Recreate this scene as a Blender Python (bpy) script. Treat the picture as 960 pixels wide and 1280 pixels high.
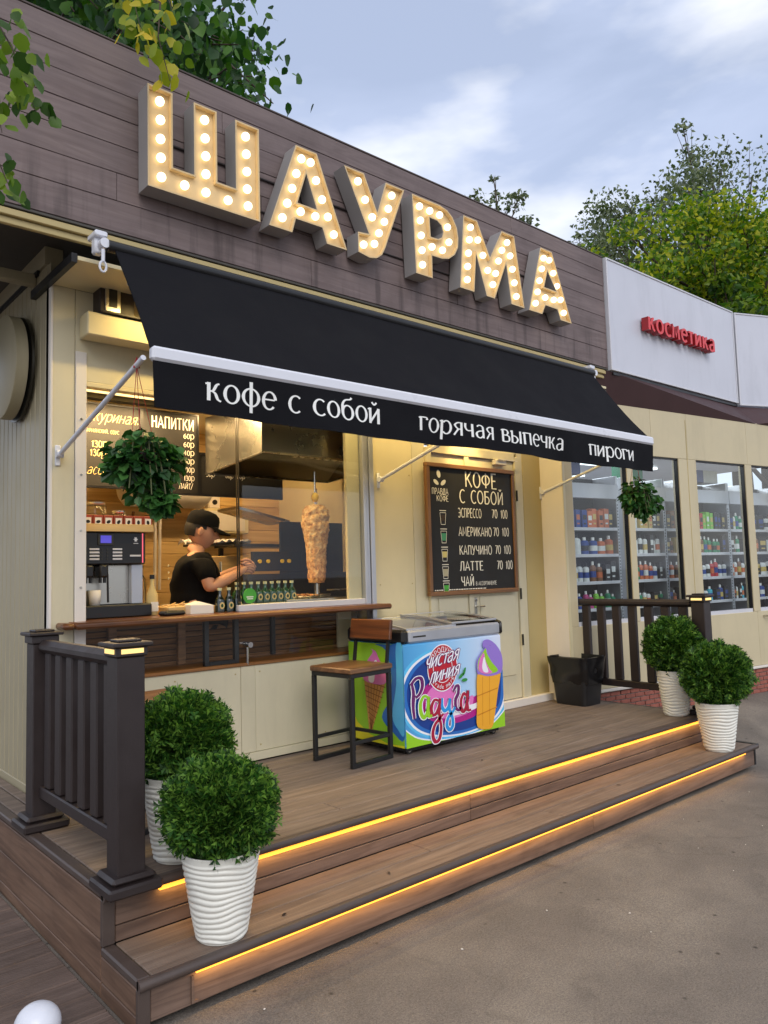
import bpy, bmesh, math, random
from math import pi, sin, cos, radians
from mathutils import Vector, Matrix, Euler, noise
from mathutils.geometry import tessellate_polygon
random.seed(7)
scene = bpy.context.scene
for o in list(bpy.data.objects): bpy.data.objects.remove(o)
C = scene.collection
# ------------------------------------------------------------------ camera
cam_d = bpy.data.cameras.new('camera'); cam = bpy.data.objects.new('camera', cam_d); C.objects.link(cam)
scene.camera = cam
YAW, PITCH, ROLL = 0.71860, 0.08088, -0.02836
fw = Vector((sin(YAW)*cos(PITCH), cos(YAW)*cos(PITCH), sin(PITCH)))
rt = Vector((cos(YAW), -sin(YAW), 0)); up = rt.cross(fw)
rt2 = rt*cos(ROLL)+up*sin(ROLL); up2 = -rt*sin(ROLL)+up*cos(ROLL)
mw = Matrix((( rt2.x, up2.x, -fw.x, -1.07816), (rt2.y, up2.y, -fw.y, -4.10685), (rt2.z, up2.z, -fw.z, 1.47634), (0,0,0,1)))
cam.matrix_world = mw
cam_d.sensor_fit = 'VERTICAL'; cam_d.sensor_height = 36; cam_d.lens = 953.4*36/1280
cam_d.clip_start = 0.05; cam_d.clip_end = 3000
# ------------------------------------------------------------------ sky, sun, exposure
SUN_EL, SUN_AZ = radians(38), radians(205)      # azimuth measured from +Y towards +X: behind the camera
w = bpy.data.worlds.new("World"); scene.world = w; w.use_nodes = True
nt = w.node_tree; nt.nodes.clear()
out = nt.nodes.new('ShaderNodeOutputWorld'); bg = nt.nodes.new('ShaderNodeBackground')
sky = nt.nodes.new('ShaderNodeTexSky'); sky.sky_type = 'NISHITA'; sky.sun_disc = False
sky.sun_elevation = SUN_EL; sky.sun_rotation = SUN_AZ
tc = nt.nodes.new('ShaderNodeTexCoord')
mp = nt.nodes.new('ShaderNodeMapping'); mp.inputs['Scale'].default_value = (1.6, 1.6, 4.2); mp.inputs['Rotation'].default_value = (0.2, 0.15, 0.5); mp.inputs['Location'].default_value = (3.1, 1.7, .4)
n1 = nt.nodes.new('ShaderNodeTexNoise'); n1.inputs['Scale'].default_value = 1.35; n1.inputs['Detail'].default_value = 7; n1.inputs['Roughness'].default_value = .52; n1.inputs['Distortion'].default_value = .35
cr = nt.nodes.new('ShaderNodeValToRGB')
cr.color_ramp.elements[0].position = .38; cr.color_ramp.elements[0].color = (.62,.62,.62,1)
cr.color_ramp.elements[1].position = .66; cr.color_ramp.elements[1].color = (.97,.97,.97,1)
n2 = nt.nodes.new('ShaderNodeTexNoise'); n2.inputs['Scale'].default_value = 1.3; n2.inputs['Detail'].default_value = 6
cc = nt.nodes.new('ShaderNodeValToRGB')
cc.color_ramp.elements[0].position = .45; cc.color_ramp.elements[0].color = (4.9,5.6,7.4,1)
cc.color_ramp.elements[1].position = .61; cc.color_ramp.elements[1].color = (10.5,10.5,10.6,1)
mx = nt.nodes.new('ShaderNodeMix'); mx.data_type = 'RGBA'
L = nt.links.new
L(tc.outputs['Generated'], mp.inputs['Vector']); L(mp.outputs[0], n1.inputs['Vector']); L(mp.outputs[0], n2.inputs['Vector'])
L(n1.outputs['Fac'], cr.inputs['Fac']); L(n2.outputs['Fac'], cc.inputs['Fac'])
L(cr.outputs['Color'], mx.inputs[0]); L(sky.outputs['Color'], mx.inputs[6]); L(cc.outputs['Color'], mx.inputs[7])
L(mx.outputs[2], bg.inputs['Color']); bg.inputs['Strength'].default_value = .125
L(bg.outputs[0], out.inputs['Surface'])
sl = bpy.data.lights.new('sun', 'SUN'); sl.energy = 1.2; sl.angle = radians(35); sl.color = (1,.96,.92)
so = bpy.data.objects.new('sun', sl); C.objects.link(so)
sd = Vector((sin(SUN_AZ)*cos(SUN_EL), cos(SUN_AZ)*cos(SUN_EL), sin(SUN_EL)))
so.rotation_euler = sd.to_track_quat('Z','Y').to_euler(); so.location = sd*30
scene.view_settings.view_transform = 'Standard'; scene.view_settings.look = 'None'
scene.view_settings.exposure = 0.15; scene.view_settings.gamma = 1
# ------------------------------------------------------------------ materials
def lin(r,g,b):
    f = lambda c: (c/255/12.92 if c/255 <= .04045 else ((c/255+.055)/1.055)**2.4)
    return (f(r), f(g), f(b), 1)
class NT:
    def __init__(s, name):
        s.m = bpy.data.materials.new(name); s.m.use_nodes = True; s.t = s.m.node_tree; s.b = s.t.nodes['Principled BSDF']
        s.L = s.t.links.new
    def n(s, t, **kw):
        x = s.t.nodes.new(t)
        for k, v in kw.items():
            if hasattr(x, k) and k not in x.inputs: setattr(x, k, v)
            else: x.inputs[k].default_value = v
        return x
    def ramp(s, fac, stops):
        r = s.n('ShaderNodeValToRGB'); e = r.color_ramp.elements
        while len(e) < len(stops): e.new(.5)
        for q, (p, c) in zip(e, stops): q.position = p; q.color = c if len(c) == 4 else (*c, 1)
        s.L(fac, r.inputs['Fac']); return r.outputs['Color']
    def bump(s, h, strength=.3, dist=.01, normal=None):
        b = s.n('ShaderNodeBump'); b.inputs['Strength'].default_value = strength; b.inputs['Distance'].default_value = dist
        s.L(h, b.inputs['Height'])
        if normal: s.L(normal, b.inputs['Normal'])
        s.L(b.outputs[0], s.b.inputs['Normal']); return b.outputs[0]
    def coords(s, scale=(1,1,1), rand=True):
        t = s.n('ShaderNodeTexCoord'); m = s.n('ShaderNodeMapping'); m.inputs['Scale'].default_value = scale
        v = t.outputs['Object']
        if rand:
            oi = s.n('ShaderNodeObjectInfo'); a = s.n('ShaderNodeVectorMath', operation='MULTIPLY_ADD')
            cb = s.n('ShaderNodeCombineXYZ')
            for i in range(3): s.L(oi.outputs['Random'], cb.inputs[i])
            a.inputs[1].default_value = (37, 23, 11); s.L(cb.outputs[0], a.inputs[0]); s.L(v, a.inputs[2]); v = a.outputs[0]
        s.L(v, m.inputs['Vector']); return m.outputs[0]
    def mixc(s, fac, a, b, mode='MIX'):
        m = s.n('ShaderNodeMix', data_type='RGBA', blend_type=mode)
        for i, v in ((0, fac), (6, a), (7, b)):
            if hasattr(v, 'links'): s.L(v, m.inputs[i])
            else: m.inputs[i].default_value = v
        return m.outputs[2]
def sc(c, k): return (c[0]*k, c[1]*k, c[2]*k, 1)
def paint(name, col, rough=.5, metal=0, var=.08, nscale=6, bump=.04, coat=0, dirt=0):
    t = NT(name); v = t.coords((1,1,1))
    n = t.n('ShaderNodeTexNoise', Scale=nscale, Detail=6, Roughness=.6); t.L(v, n.inputs['Vector'])
    c = t.ramp(n.outputs['Fac'], [(.3, sc(col, 1-var)), (.7, sc(col, 1+var))])
    if dirt:
        n3 = t.n('ShaderNodeTexNoise', Scale=2.2, Detail=8, Roughness=.7); v3 = t.coords((2.5,2.5,.5)); t.L(v3, n3.inputs['Vector'])
        f = t.ramp(n3.outputs['Fac'], [(.5, (0,0,0)), (.75, (dirt,dirt,dirt))])
        c = t.mixc(f, c, sc(col, .55))
    t.L(c, t.b.inputs['Base Color'])
    r = t.ramp(n.outputs['Fac'], [(.3, (rough*.85,)*3), (.7, (min(1,rough*1.15),)*3)]); t.L(r, t.b.inputs['Roughness'])
    t.b.inputs['Metallic'].default_value = metal
    if coat: t.b.inputs['Coat Weight'].default_value = coat; t.b.inputs['Coat Roughness'].default_value = .1
    n2 = t.n('ShaderNodeTexNoise', Scale=nscale*25, Detail=3); t.L(v, n2.inputs['Vector']); t.bump(n2.outputs['Fac'], bump, .003)
    return t.m
def wood(name, dark, mid, light, axis='x', rough=.6, groove=0, scale=1, var=.12, bump=.25, stain=0):
    t = NT(name); k = {'x': (1.3, 22, 22), 'y': (22, 1.3, 22), 'z': (22, 22, 1.3)}[axis]
    v = t.coords(tuple(a*scale for a in k))
    n = t.n('ShaderNodeTexNoise', Scale=1.2, Detail=8, Roughness=.65, Distortion=.6); t.L(v, n.inputs['Vector'])
    c = t.ramp(n.outputs['Fac'], [(.28, dark), (.5, mid), (.74, light)])
    k2 = tuple(a*.16*scale for a in k); v2 = t.coords(k2)
    wv = t.n('ShaderNodeTexNoise', Scale=2.0, Detail=3, Distortion=2.5); t.L(v2, wv.inputs['Vector'])
    f = t.ramp(wv.outputs['Fac'], [(.42, (0,0,0)), (.5, (.5,.5,.5)), (.54, (0,0,0))])
    c = t.mixc(f, c, dark)
    oi = t.n('ShaderNodeObjectInfo'); mr = t.n('ShaderNodeMapRange'); mr.inputs['To Min'].default_value = 1-var; mr.inputs['To Max'].default_value = 1+var
    t.L(oi.outputs['Random'], mr.inputs['Value']); cb = t.n('ShaderNodeCombineXYZ')
    for i in range(3): t.L(mr.outputs[0], cb.inputs[i])
    c = t.mixc(1.0, c, cb.outputs[0], 'MULTIPLY')
    if stain:
        g = t.n('ShaderNodeNewGeometry'); ns = t.n('ShaderNodeTexNoise', Scale=stain, Detail=6, Roughness=.7); t.L(g.outputs['Position'], ns.inputs['Vector'])
        f2 = t.ramp(ns.outputs['Fac'], [(.3, (.72,.7,.68)), (.5, (1,1,1)), (.72, (1.12,1.1,1.06))]); c = t.mixc(1.0, c, f2, 'MULTIPLY')
    t.L(c, t.b.inputs['Base Color']); t.b.inputs['Roughness'].default_value = rough
    h = n.outputs['Fac']
    b1 = t.bump(h, bump, .003)
    if groove:
        vv = t.coords((1,1,1), rand=False); sx = t.n('ShaderNodeSeparateXYZ'); t.L(vv, sx.inputs[0])
        m = t.n('ShaderNodeMath', operation='MULTIPLY'); m.inputs[1].default_value = groove; t.L(sx.outputs[{'x':1,'y':0,'z':0}[axis]], m.inputs[0])
        s_ = t.n('ShaderNodeMath', operation='SINE'); t.L(m.outputs[0], s_.inputs[0]); t.bump(s_.outputs[0], .45, .002, b1)
    return t.m
def emit(name, col, strength):
    t = NT(name); t.b.inputs['Base Color'].default_value = (col[0]*.4,col[1]*.4,col[2]*.4,1)
    t.b.inputs['Emission Color'].default_value = col; t.b.inputs['Emission Strength'].default_value = strength
    return t.m
def glassm(name, tint=(.92,.95,.95,1), refl=1.0, rough=.02):
    t = NT(name); t.t.nodes.remove(t.b); o = t.t.nodes['Material Output']
    tr = t.n('ShaderNodeBsdfTransparent', Color=tint); gl = t.n('ShaderNodeBsdfGlossy', Roughness=rough); gl.inputs['Color'].default_value = (refl,refl,refl,1)
    fr = t.n('ShaderNodeFresnel', IOR=1.5); m = t.n('ShaderNodeMixShader')
    gm=t.n('ShaderNodeNewGeometry'); io=t.n('ShaderNodeMix',data_type='FLOAT'); io.inputs[2].default_value=1.5; io.inputs[3].default_value=1/1.5; t.L(gm.outputs['Backfacing'],io.inputs[0]); t.L(io.outputs[0],fr.inputs['IOR']); t.L(fr.outputs[0], m.inputs[0]); t.L(tr.outputs[0], m.inputs[1]); t.L(gl.outputs[0], m.inputs[2]); t.L(m.outputs[0], o.inputs['Surface'])
    return t.m
def leafm(name, c1, c2, c3, rough=.5, trans=.35, spec=.4):
    t = NT(name); g = t.n('ShaderNodeNewGeometry')
    c = t.ramp(g.outputs['Random Per Island'], [(.0, c1), (.45, c2), (.95, c3)])
    t.L(c, t.b.inputs['Base Color']); t.b.inputs['Roughness'].default_value = rough; t.b.inputs['Specular IOR Level'].default_value = spec
    tl = t.n('ShaderNodeBsdfTranslucent'); c2_ = t.mixc(1.0, c, (1.0,1.25,.5,1), 'MULTIPLY'); t.L(c2_, tl.inputs['Color'])
    m = t.n('ShaderNodeMixShader'); m.inputs[0].default_value = trans; o = t.t.nodes['Material Output']
    t.L(t.b.outputs[0], m.inputs[1]); t.L(tl.outputs[0], m.inputs[2]); t.L(m.outputs[0], o.inputs['Surface'])
    return t.m
M = {}
M['cream'] = paint('cream_paint', lin(204,195,166), .45, var=.04, nscale=3, dirt=.22)
M['cream_dim'] = paint('cream_siding_shaded', lin(160,150,122), .5, var=.05, nscale=3, dirt=.3)  # wall cream darkened: tree and eave shade put into the colour
M['cream_yellow'] = paint('yellow_cream_lamplit', lin(212,199,160), .45, var=.04, nscale=3, dirt=.1)  # cream pushed yellower, some warm lamp light mixed into the colour
M['shop_cream'] = paint('shop_cream_paint', lin(194,181,148), .5, var=.05, nscale=3, dirt=.25)
M['olive'] = paint('olive_shaded_cream', lin(178,160,110), .5, var=.05, nscale=3)  # cream darkened for the shaded strip by the door; small trims share it
M['pale'] = paint('pale_skylit_paint', lin(218,211,202), .5, var=.03, nscale=3, dirt=.1)  # lightened so the side return carries sky light in its colour
M['white_strip'] = paint('off_white_metal', lin(200,200,205), .35, var=.04)
M['pane_grey'] = paint('grey_white_panel', lin(196,198,208), .35, var=.035, nscale=2, dirt=.25)
M['white_metal'] = paint('white_powder_coat', lin(215,217,225), .3, var=.03)
M['steel'] = paint('stainless_steel', lin(190,186,176), .28, metal=1, var=.04, nscale=2, bump=.05)
M['dark_steel'] = paint('dark_steel', lin(70,68,62), .35, metal=.9, var=.15)
M['chrome'] = paint('chrome', lin(220,220,220), .12, metal=1, var=.03)
M['alu'] = paint('aluminium', lin(190,192,198), .35, metal=.7, var=.05)
M['black'] = paint('black_plastic', lin(24,24,26), .4, var=.1)
M['black_metal'] = paint('black_steel_tube', lin(26,25,25), .45, var=.15)
M['blackboard'] = paint('black_chalkboard', lin(20,19,18), .65, var=.2, nscale=4)
M['dark_brown'] = paint('dark_brown_composite', lin(42,33,32), .5, var=.1, nscale=10, bump=.12)
M['dark_trim'] = paint('dark_trim_composite', lin(76,64,58), .5, var=.12, nscale=10, bump=.12)
M['burgundy'] = paint('burgundy_soffit', lin(66,42,43), .6, var=.1)
M['dark_soffit'] = paint('dark_soffit', lin(70,66,60), .7, var=.12)
M['red'] = paint('red_acrylic', lin(214,52,56), .35, var=.06)
M['red_side'] = paint('dark_red_acrylic', lin(150,30,34), .4, var=.06)
M['awning'] = paint('black_awning_fabric', lin(21,21,25), .95, var=.12, nscale=3, bump=.25)
M['valance'] = paint('black_valance_fabric', lin(17,17,21), .8, var=.12, nscale=3, bump=.2)
M['white'] = paint('white_print', lin(232,232,228), .5, var=.02)
M['chalk'] = paint('chalk_white', lin(232,228,214), .8, var=.04)
M['chalk_gold'] = paint('chalk_gold', lin(205,180,120), .8, var=.06)
M['letter_side'] = paint('grey_letter_side', lin(152,148,146), .5, var=.04)
M['letter_face'] = paint('plywood_letter_face', lin(212,184,136), .55, var=.06, nscale=12)
M['fascia'] = wood('fascia_composite', lin(98,83,81), lin(112,97,95), lin(123,108,105), 'x', .62, var=.04, stain=1.4)
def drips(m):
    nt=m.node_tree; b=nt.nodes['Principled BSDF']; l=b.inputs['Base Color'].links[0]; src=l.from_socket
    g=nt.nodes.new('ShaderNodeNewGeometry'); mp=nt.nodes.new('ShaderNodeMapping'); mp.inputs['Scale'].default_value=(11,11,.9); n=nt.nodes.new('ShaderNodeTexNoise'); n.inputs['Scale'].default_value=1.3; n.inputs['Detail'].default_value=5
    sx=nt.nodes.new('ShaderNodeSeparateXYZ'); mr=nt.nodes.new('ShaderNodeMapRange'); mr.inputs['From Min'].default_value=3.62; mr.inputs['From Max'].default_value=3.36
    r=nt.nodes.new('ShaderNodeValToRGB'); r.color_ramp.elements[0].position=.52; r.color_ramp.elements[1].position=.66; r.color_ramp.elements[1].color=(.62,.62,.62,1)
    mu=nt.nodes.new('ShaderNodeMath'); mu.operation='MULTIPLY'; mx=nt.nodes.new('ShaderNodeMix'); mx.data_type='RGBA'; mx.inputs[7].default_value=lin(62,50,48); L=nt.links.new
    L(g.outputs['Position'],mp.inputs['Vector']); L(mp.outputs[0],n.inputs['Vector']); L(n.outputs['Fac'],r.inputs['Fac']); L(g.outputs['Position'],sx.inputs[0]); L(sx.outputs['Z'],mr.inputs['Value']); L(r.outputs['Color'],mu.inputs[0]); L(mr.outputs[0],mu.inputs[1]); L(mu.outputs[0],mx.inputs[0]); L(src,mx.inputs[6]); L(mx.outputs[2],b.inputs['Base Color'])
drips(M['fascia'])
M['deck'] = wood('deck_composite', lin(96,82,73), lin(119,104,93), lin(136,121,109), 'x', .6, groove=700, var=.05, stain=1.6)
M['tread'] = wood('tread_composite', lin(102,84,71), lin(127,108,93), lin(143,124,108), 'x', .58, groove=700, var=.04, stain=1.6)
M['riser'] = wood('riser_composite', lin(80,62,53), lin(108,87,74), lin(124,102,89), 'x', .55, var=.05, stain=1.8)
M['side_plank'] = wood('side_plank_composite', lin(80,58,44), lin(110,84,66), lin(126,100,82), 'y', .58, var=.05, stain=1.8)
M['walk'] = wood('boardwalk_composite', lin(84,68,58), lin(108,90,80), lin(124,106,96), 'x', .7, groove=420, var=.07, stain=2)
M['counter'] = wood('counter_wood', lin(64,36,18), lin(112,68,36), lin(146,96,54), 'x', .3, scale=.6, var=0, bump=.1)
M['sill_wood'] = wood('sill_wood', lin(96,58,26), lin(140,92,46), lin(166,112,62), 'x', .35, scale=.6, bump=.1)
M['slat_wood'] = wood('slat_wood', lin(84,54,30), lin(134,92,54), lin(164,118,72), 'x', .5, var=.15)
M['stool_wood'] = wood('stool_wood', lin(58,32,18), lin(98,56,30), lin(128,80,44), 'y', .35, scale=.7, var=.05, bump=.1)
M['stool_wood_x'] = wood('stool_seat_wood', lin(76,50,32), lin(112,78,52), lin(136,100,68), 'x', .35, scale=.7, var=.05, bump=.1)
M['frame_wood'] = wood('board_frame_wood', lin(88,56,30), lin(130,90,54), lin(150,108,68), 'z', .5)
M['frame_wood_x'] = wood('board_frame_wood_x', lin(88,56,30), lin(130,90,54), lin(150,108,68), 'x', .5)
M['light_wood'] = wood('light_kitchen_wood', lin(176,140,84), lin(206,172,112), lin(220,190,134), 'x', .5, scale=.5, var=.05)
M['brick'] = paint('red_brick', lin(150,88,74), .85, var=.25, nscale=30, bump=.5)
M['mortar'] = paint('mortar', lin(150,140,132), .9, var=.15, nscale=20, bump=.4)
M['pot'] = paint('white_ceramic_pot', lin(222,220,210), .42, var=.03, bump=.03, dirt=.2)
M['soil'] = paint('dark_soil', lin(38,30,24), .95, var=.4, nscale=60, bump=1)
M['bark'] = paint('bark', lin(74,62,50), .9, var=.3, nscale=30, bump=.8)
M['stem'] = paint('plant_stem', lin(80,84,50), .8, var=.2, nscale=30)
M['glass'] = glassm('window_glass')
M['shop_glass'] = glassm('shop_glass', (.86,.92,.93,1), 1.3)
M['clear'] = glassm('clear_plastic', (.9,.9,.86,1), .8, .08)
M['thuja'] = leafm('thuja_foliage', lin(18,44,10), lin(42,86,24), lin(112,150,58), .55, .22)
M['hang_leaf'] = leafm('hanging_plant_leaf', lin(26,58,24), lin(44,86,38), lin(76,120,58), .4, .25)
M['tree_green'] = leafm('tree_leaf_green', lin(30,60,18), lin(62,98,24), lin(128,146,28), .5, .4)
M['tree_yellow'] = leafm('tree_leaf_yellow_green', lin(52,88,20), lin(100,134,24), lin(186,182,36), .5, .4)
M['tree_grey'] = leafm('tree_leaf_grey_green_hazed', lin(60,72,50), lin(94,106,78), lin(134,140,112), .5, .3)  # grey-green leaves, lifted with sky haze painted into the tones
M['near_twig_leaf'] = leafm('near_twig_leaf', lin(34,62,20), lin(70,104,30), lin(134,156,50), .5, .45)
M['tree_near'] = leafm('near_leaf', lin(20,52,16), lin(40,84,24), lin(78,118,30), .5, .35)
M['leaf_yellow'] = leafm('yellow_leaf', lin(72,112,26), lin(140,150,26), lin(206,178,30), .5, .4)
M['bulb'] = emit('bulb_glow', (1,.86,.58,1), 2.5)
M['led'] = emit('led_amber', (1,.36,.035,1), 2.2)
M['cap_light'] = emit('cap_light_glow', (1,.70,.25,1), 1.05)
M['warm_lamp'] = emit('warm_lamp_glow', (1,.70,.28,1), 2.2)
M['cool_lamp'] = emit('shop_tube_glow', (.92,1,1,1), 2.2)
M['screen'] = emit('coffee_screen', (.12,.1,.75,1), .5)
M['red_line'] = emit('red_light_strip', (1,.15,.2,1), .8)
M['skin'] = paint('skin', lin(190,138,108), .55, var=.06)
M['hair'] = paint('dark_hair', lin(26,20,16), .7, var=.2)
M['tshirt'] = paint('black_tshirt', lin(12,11,11), .9, var=.15, bump=.3)
M['trousers'] = paint('dark_trousers', lin(30,30,34), .9, var=.15)
M['paper'] = paint('white_paper', lin(226,218,204), .8, var=.03)
M['lemon'] = paint('lemon_skin', lin(226,186,30), .45, var=.1, bump=.3)
M['bottle_green'] = paint('green_glass_bottle', lin(16,66,26), .08, var=.15, coat=1)
M['bottle_dark'] = paint('dark_green_glass', lin(8,26,14), .08, var=.15, coat=1)
M['label_green'] = paint('bright_green_label', lin(70,170,44), .5)
M['cap_cream'] = paint('cream_cap', lin(206,206,160), .5)
for k_ in ('awning','valance','tshirt','trousers'): M[k_].node_tree.nodes['Principled BSDF'].inputs['Specular IOR Level'].default_value=.15
def asphalt():
    t = NT('asphalt'); g = t.n('ShaderNodeNewGeometry'); P = g.outputs['Position']
    a = t.n('ShaderNodeTexNoise', Scale=1.1, Detail=8, Roughness=.62); t.L(P, a.inputs['Vector'])
    c = t.ramp(a.outputs['Fac'], [(.28, lin(98,91,84)), (.5, lin(124,115,106)), (.72, lin(148,138,126))])
    b = t.n('ShaderNodeTexNoise', Scale=90, Detail=4, Roughness=.8); t.L(P, b.inputs['Vector'])
    f = t.ramp(b.outputs['Fac'], [(.3, (.72,.72,.72)), (.5, (1,1,1)), (.75, (1.25,1.24,1.2))]); c = t.mixc(1.0, c, f, 'MULTIPLY')
    s1 = t.n('ShaderNodeTexNoise', Scale=2.6, Detail=5, Distortion=.5); t.L(P, s1.inputs['Vector'])
    f = t.ramp(s1.outputs['Fac'], [(.66, (0,0,0)), (.74, (.55,.55,.55))]); c = t.mixc(f, c, lin(62,52,46))
    v = t.n('ShaderNodeTexVoronoi', Scale=7); t.L(P, v.inputs['Vector'])
    f = t.ramp(v.outputs['Distance'], [(.03, (.8,.8,.8)), (.09, (0,0,0))]); c = t.mixc(f, c, lin(52,45,40))
    fg = t.n('ShaderNodeTexNoise', Scale=170, Detail=3, Roughness=.9); t.L(P, fg.inputs['Vector'])
    f = t.ramp(fg.outputs['Fac'], [(.36, (.66,.66,.66)), (.5, (1,1,1)), (.66, (1.36,1.35,1.32))]); c = t.mixc(1.0, c, f, 'MULTIPLY')
    wn = t.n('ShaderNodeTexNoise', Scale=2.2, Detail=6); t.L(P, wn.inputs['Vector']); wa = t.n('ShaderNodeVectorMath', operation='MULTIPLY_ADD'); wa.inputs[1].default_value=(.5,.5,.5); t.L(wn.outputs['Color'], wa.inputs[0]); t.L(P, wa.inputs[2])
    ck = t.n('ShaderNodeTexVoronoi', Scale=.55, feature='DISTANCE_TO_EDGE'); t.L(wa.outputs[0], ck.inputs['Vector'])
    f = t.ramp(ck.outputs['Distance'], [(.0, (.16,.16,.16)), (.006, (0,0,0))]); c = t.mixc(f, c, lin(48,42,38))
    t.L(c, t.b.inputs['Base Color']); t.b.inputs['Roughness'].default_value = .75; t.b.inputs['Specular IOR Level'].default_value = .35
    t.bump(fg.outputs['Fac'], .9, .006); return t.m
M['asphalt'] = asphalt()
def meatm():
    t = NT('grilled_meat'); v = t.coords((1,1,1), rand=False)
    n = t.n('ShaderNodeTexNoise', Scale=38, Detail=6, Roughness=.7); t.L(v, n.inputs['Vector'])
    c = t.ramp(n.outputs['Fac'], [(.3, lin(150,86,36)), (.46, lin(218,166,100)), (.68, lin(244,218,164))])
    sx = t.n('ShaderNodeSeparateXYZ'); t.L(v, sx.inputs[0]); mr = t.n('ShaderNodeMapRange'); mr.inputs['From Min'].default_value=1.72; mr.inputs['From Max'].default_value=1.45; t.L(sx.outputs[2], mr.inputs['Value'])
    mm = t.n('ShaderNodeMath', operation='MULTIPLY'); mm.inputs[1].default_value=.65; t.L(mr.outputs[0], mm.inputs[0])
    c2 = t.ramp(n.outputs['Fac'], [(.36, lin(96,44,14)), (.5, lin(200,120,44)), (.66, lin(240,180,90))]); c = t.mixc(mm.outputs[0], c, c2)
    t.L(c, t.b.inputs['Base Color']); t.b.inputs['Roughness'].default_value = .4; t.bump(n.outputs['Fac'], .8, .01); return t.m
M['meat'] = meatm()
# ------------------------------------------------------------------ mesh helpers
I4 = Matrix.Identity(4)
class MB:
    def __init__(s): s.v = []; s.f = []; s.mi = []; s.ms = []; s.cur = 0
    def mat(s, m):
        if m not in s.ms: s.ms.append(m)
        s.cur = s.ms.index(m); return s
    def add(s, vs, fs):
        o = len(s.v); s.v += [tuple(x) for x in vs]; s.f += [tuple(o+i for i in f) for f in fs]; s.mi += [s.cur]*len(fs); return s
    def box(s, x0,x1,y0,y1,z0,z1, c=0, T=None):
        if x1<x0: x0,x1=x1,x0
        if y1<y0: y0,y1=y1,y0
        if z1<z0: z0,z1=z1,z0
        if not c:
            vs = [(x,y,z) for z in (z0,z1) for y in (y0,y1) for x in (x0,x1)]
            fs = [(0,2,3,1),(4,5,7,6),(0,1,5,4),(2,6,7,3),(0,4,6,2),(1,3,7,5)]
        else:
            c = min(c, (x1-x0)*.45, (y1-y0)*.45, (z1-z0)*.45); vs=[]; 
            X=(x0,x1);Y=(y0,y1);Z=(z0,z1); idx={}
            for i in (0,1):
                for j in (0,1):
                    for k in (0,1):
                        sx,sy,sz = (1-2*i),(1-2*j),(1-2*k)
                        idx[i,j,k]=len(vs)
                        vs += [(X[i],Y[j]+sy*c,Z[k]+sz*c),(X[i]+sx*c,Y[j],Z[k]+sz*c),(X[i]+sx*c,Y[j]+sy*c,Z[k])]
            q=lambda i,j,k,a: idx[i,j,k]+a
            fs=[]
            for i in (0,1): fs.append((q(i,0,0,0),q(i,0,1,0),q(i,1,1,0),q(i,1,0,0)) if i==0 else (q(i,0,0,0),q(i,1,0,0),q(i,1,1,0),q(i,0,1,0)))
            for j in (0,1): fs.append((q(0,j,0,1),q(1,j,0,1),q(1,j,1,1),q(0,j,1,1)) if j==0 else (q(0,j,0,1),q(0,j,1,1),q(1,j,1,1),q(1,j,0,1)))
            for k in (0,1): fs.append((q(0,0,k,2),q(0,1,k,2),q(1,1,k,2),q(1,0,k,2)) if k==0 else (q(0,0,k,2),q(1,0,k,2),q(1,1,k,2),q(0,1,k,2)))
            for i in (0,1):
                for j in (0,1): fs.append((q(i,j,0,0),q(i,j,0,1),q(i,j,1,1),q(i,j,1,0)))
                for k in (0,1): fs.append((q(i,0,k,0),q(i,1,k,0),q(i,1,k,2),q(i,0,k,2)))
            for j in (0,1):
                for k in (0,1): fs.append((q(0,j,k,1),q(0,j,k,2),q(1,j,k,2),q(1,j,k,1)))
            for kk in idx: fs.append((idx[kk],idx[kk]+1,idx[kk]+2))
        if T: vs=[T@Vector(v) for v in vs]
        return s.add(vs, fs)
    def tube(s, pts, r, n=8, cap=True, T=None, flat=None):
        pts=[Vector(p) for p in pts]; rs = r if isinstance(r,(list,tuple)) else [r]*len(pts)
        vs=[]; N=len(pts); prev=None
        for i,p in enumerate(pts):
            d=(pts[min(i+1,N-1)]-pts[max(i-1,0)])
            d = d.normalized() if d.length>1e-9 else Vector((0,0,1))
            if prev is None:
                a=Vector((0,0,1)) if abs(d.z)<.9 else Vector((1,0,0)); u_=d.cross(a).normalized()
            else:
                u_=(prev-d*prev.dot(d)); u_=u_.normalized() if u_.length>1e-6 else d.orthogonal().normalized()
            prev=u_; v_=d.cross(u_)
            for k in range(n):
                a=2*pi*(k+.5)/n; vs.append(p+(u_*cos(a)+v_*sin(a))*rs[i])
        fs=[(i*n+k,i*n+(k+1)%n,(i+1)*n+(k+1)%n,(i+1)*n+k) for i in range(N-1) for k in range(n)]
        if cap: fs+= [tuple(range(n))[::-1], tuple((N-1)*n+k for k in range(n))]
        if T: vs=[T@v for v in vs]
        return s.add(vs,fs)
    def lathe(s, prof, c=(0,0,0), n=24, axis='z', cap=True, fn=None):
        vs=[]
        for i,(r,h) in enumerate(prof):
            for k in range(n):
                a=2*pi*k/n; rr=r if fn is None else fn(r,h,a)
                p={'z':(rr*cos(a),rr*sin(a),h),'x':(h,rr*cos(a),rr*sin(a)),'y':(rr*sin(a),h,rr*cos(a))}[axis]
                vs.append((p[0]+c[0],p[1]+c[1],p[2]+c[2]))
        m=len(prof); fs=[(i*n+k,i*n+(k+1)%n,(i+1)*n+(k+1)%n,(i+1)*n+k) for i in range(m-1) for k in range(n)]
        if cap: fs+=[tuple(range(n))[::-1], tuple((m-1)*n+k for k in range(n))]
        return s.add(vs,fs)
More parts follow.
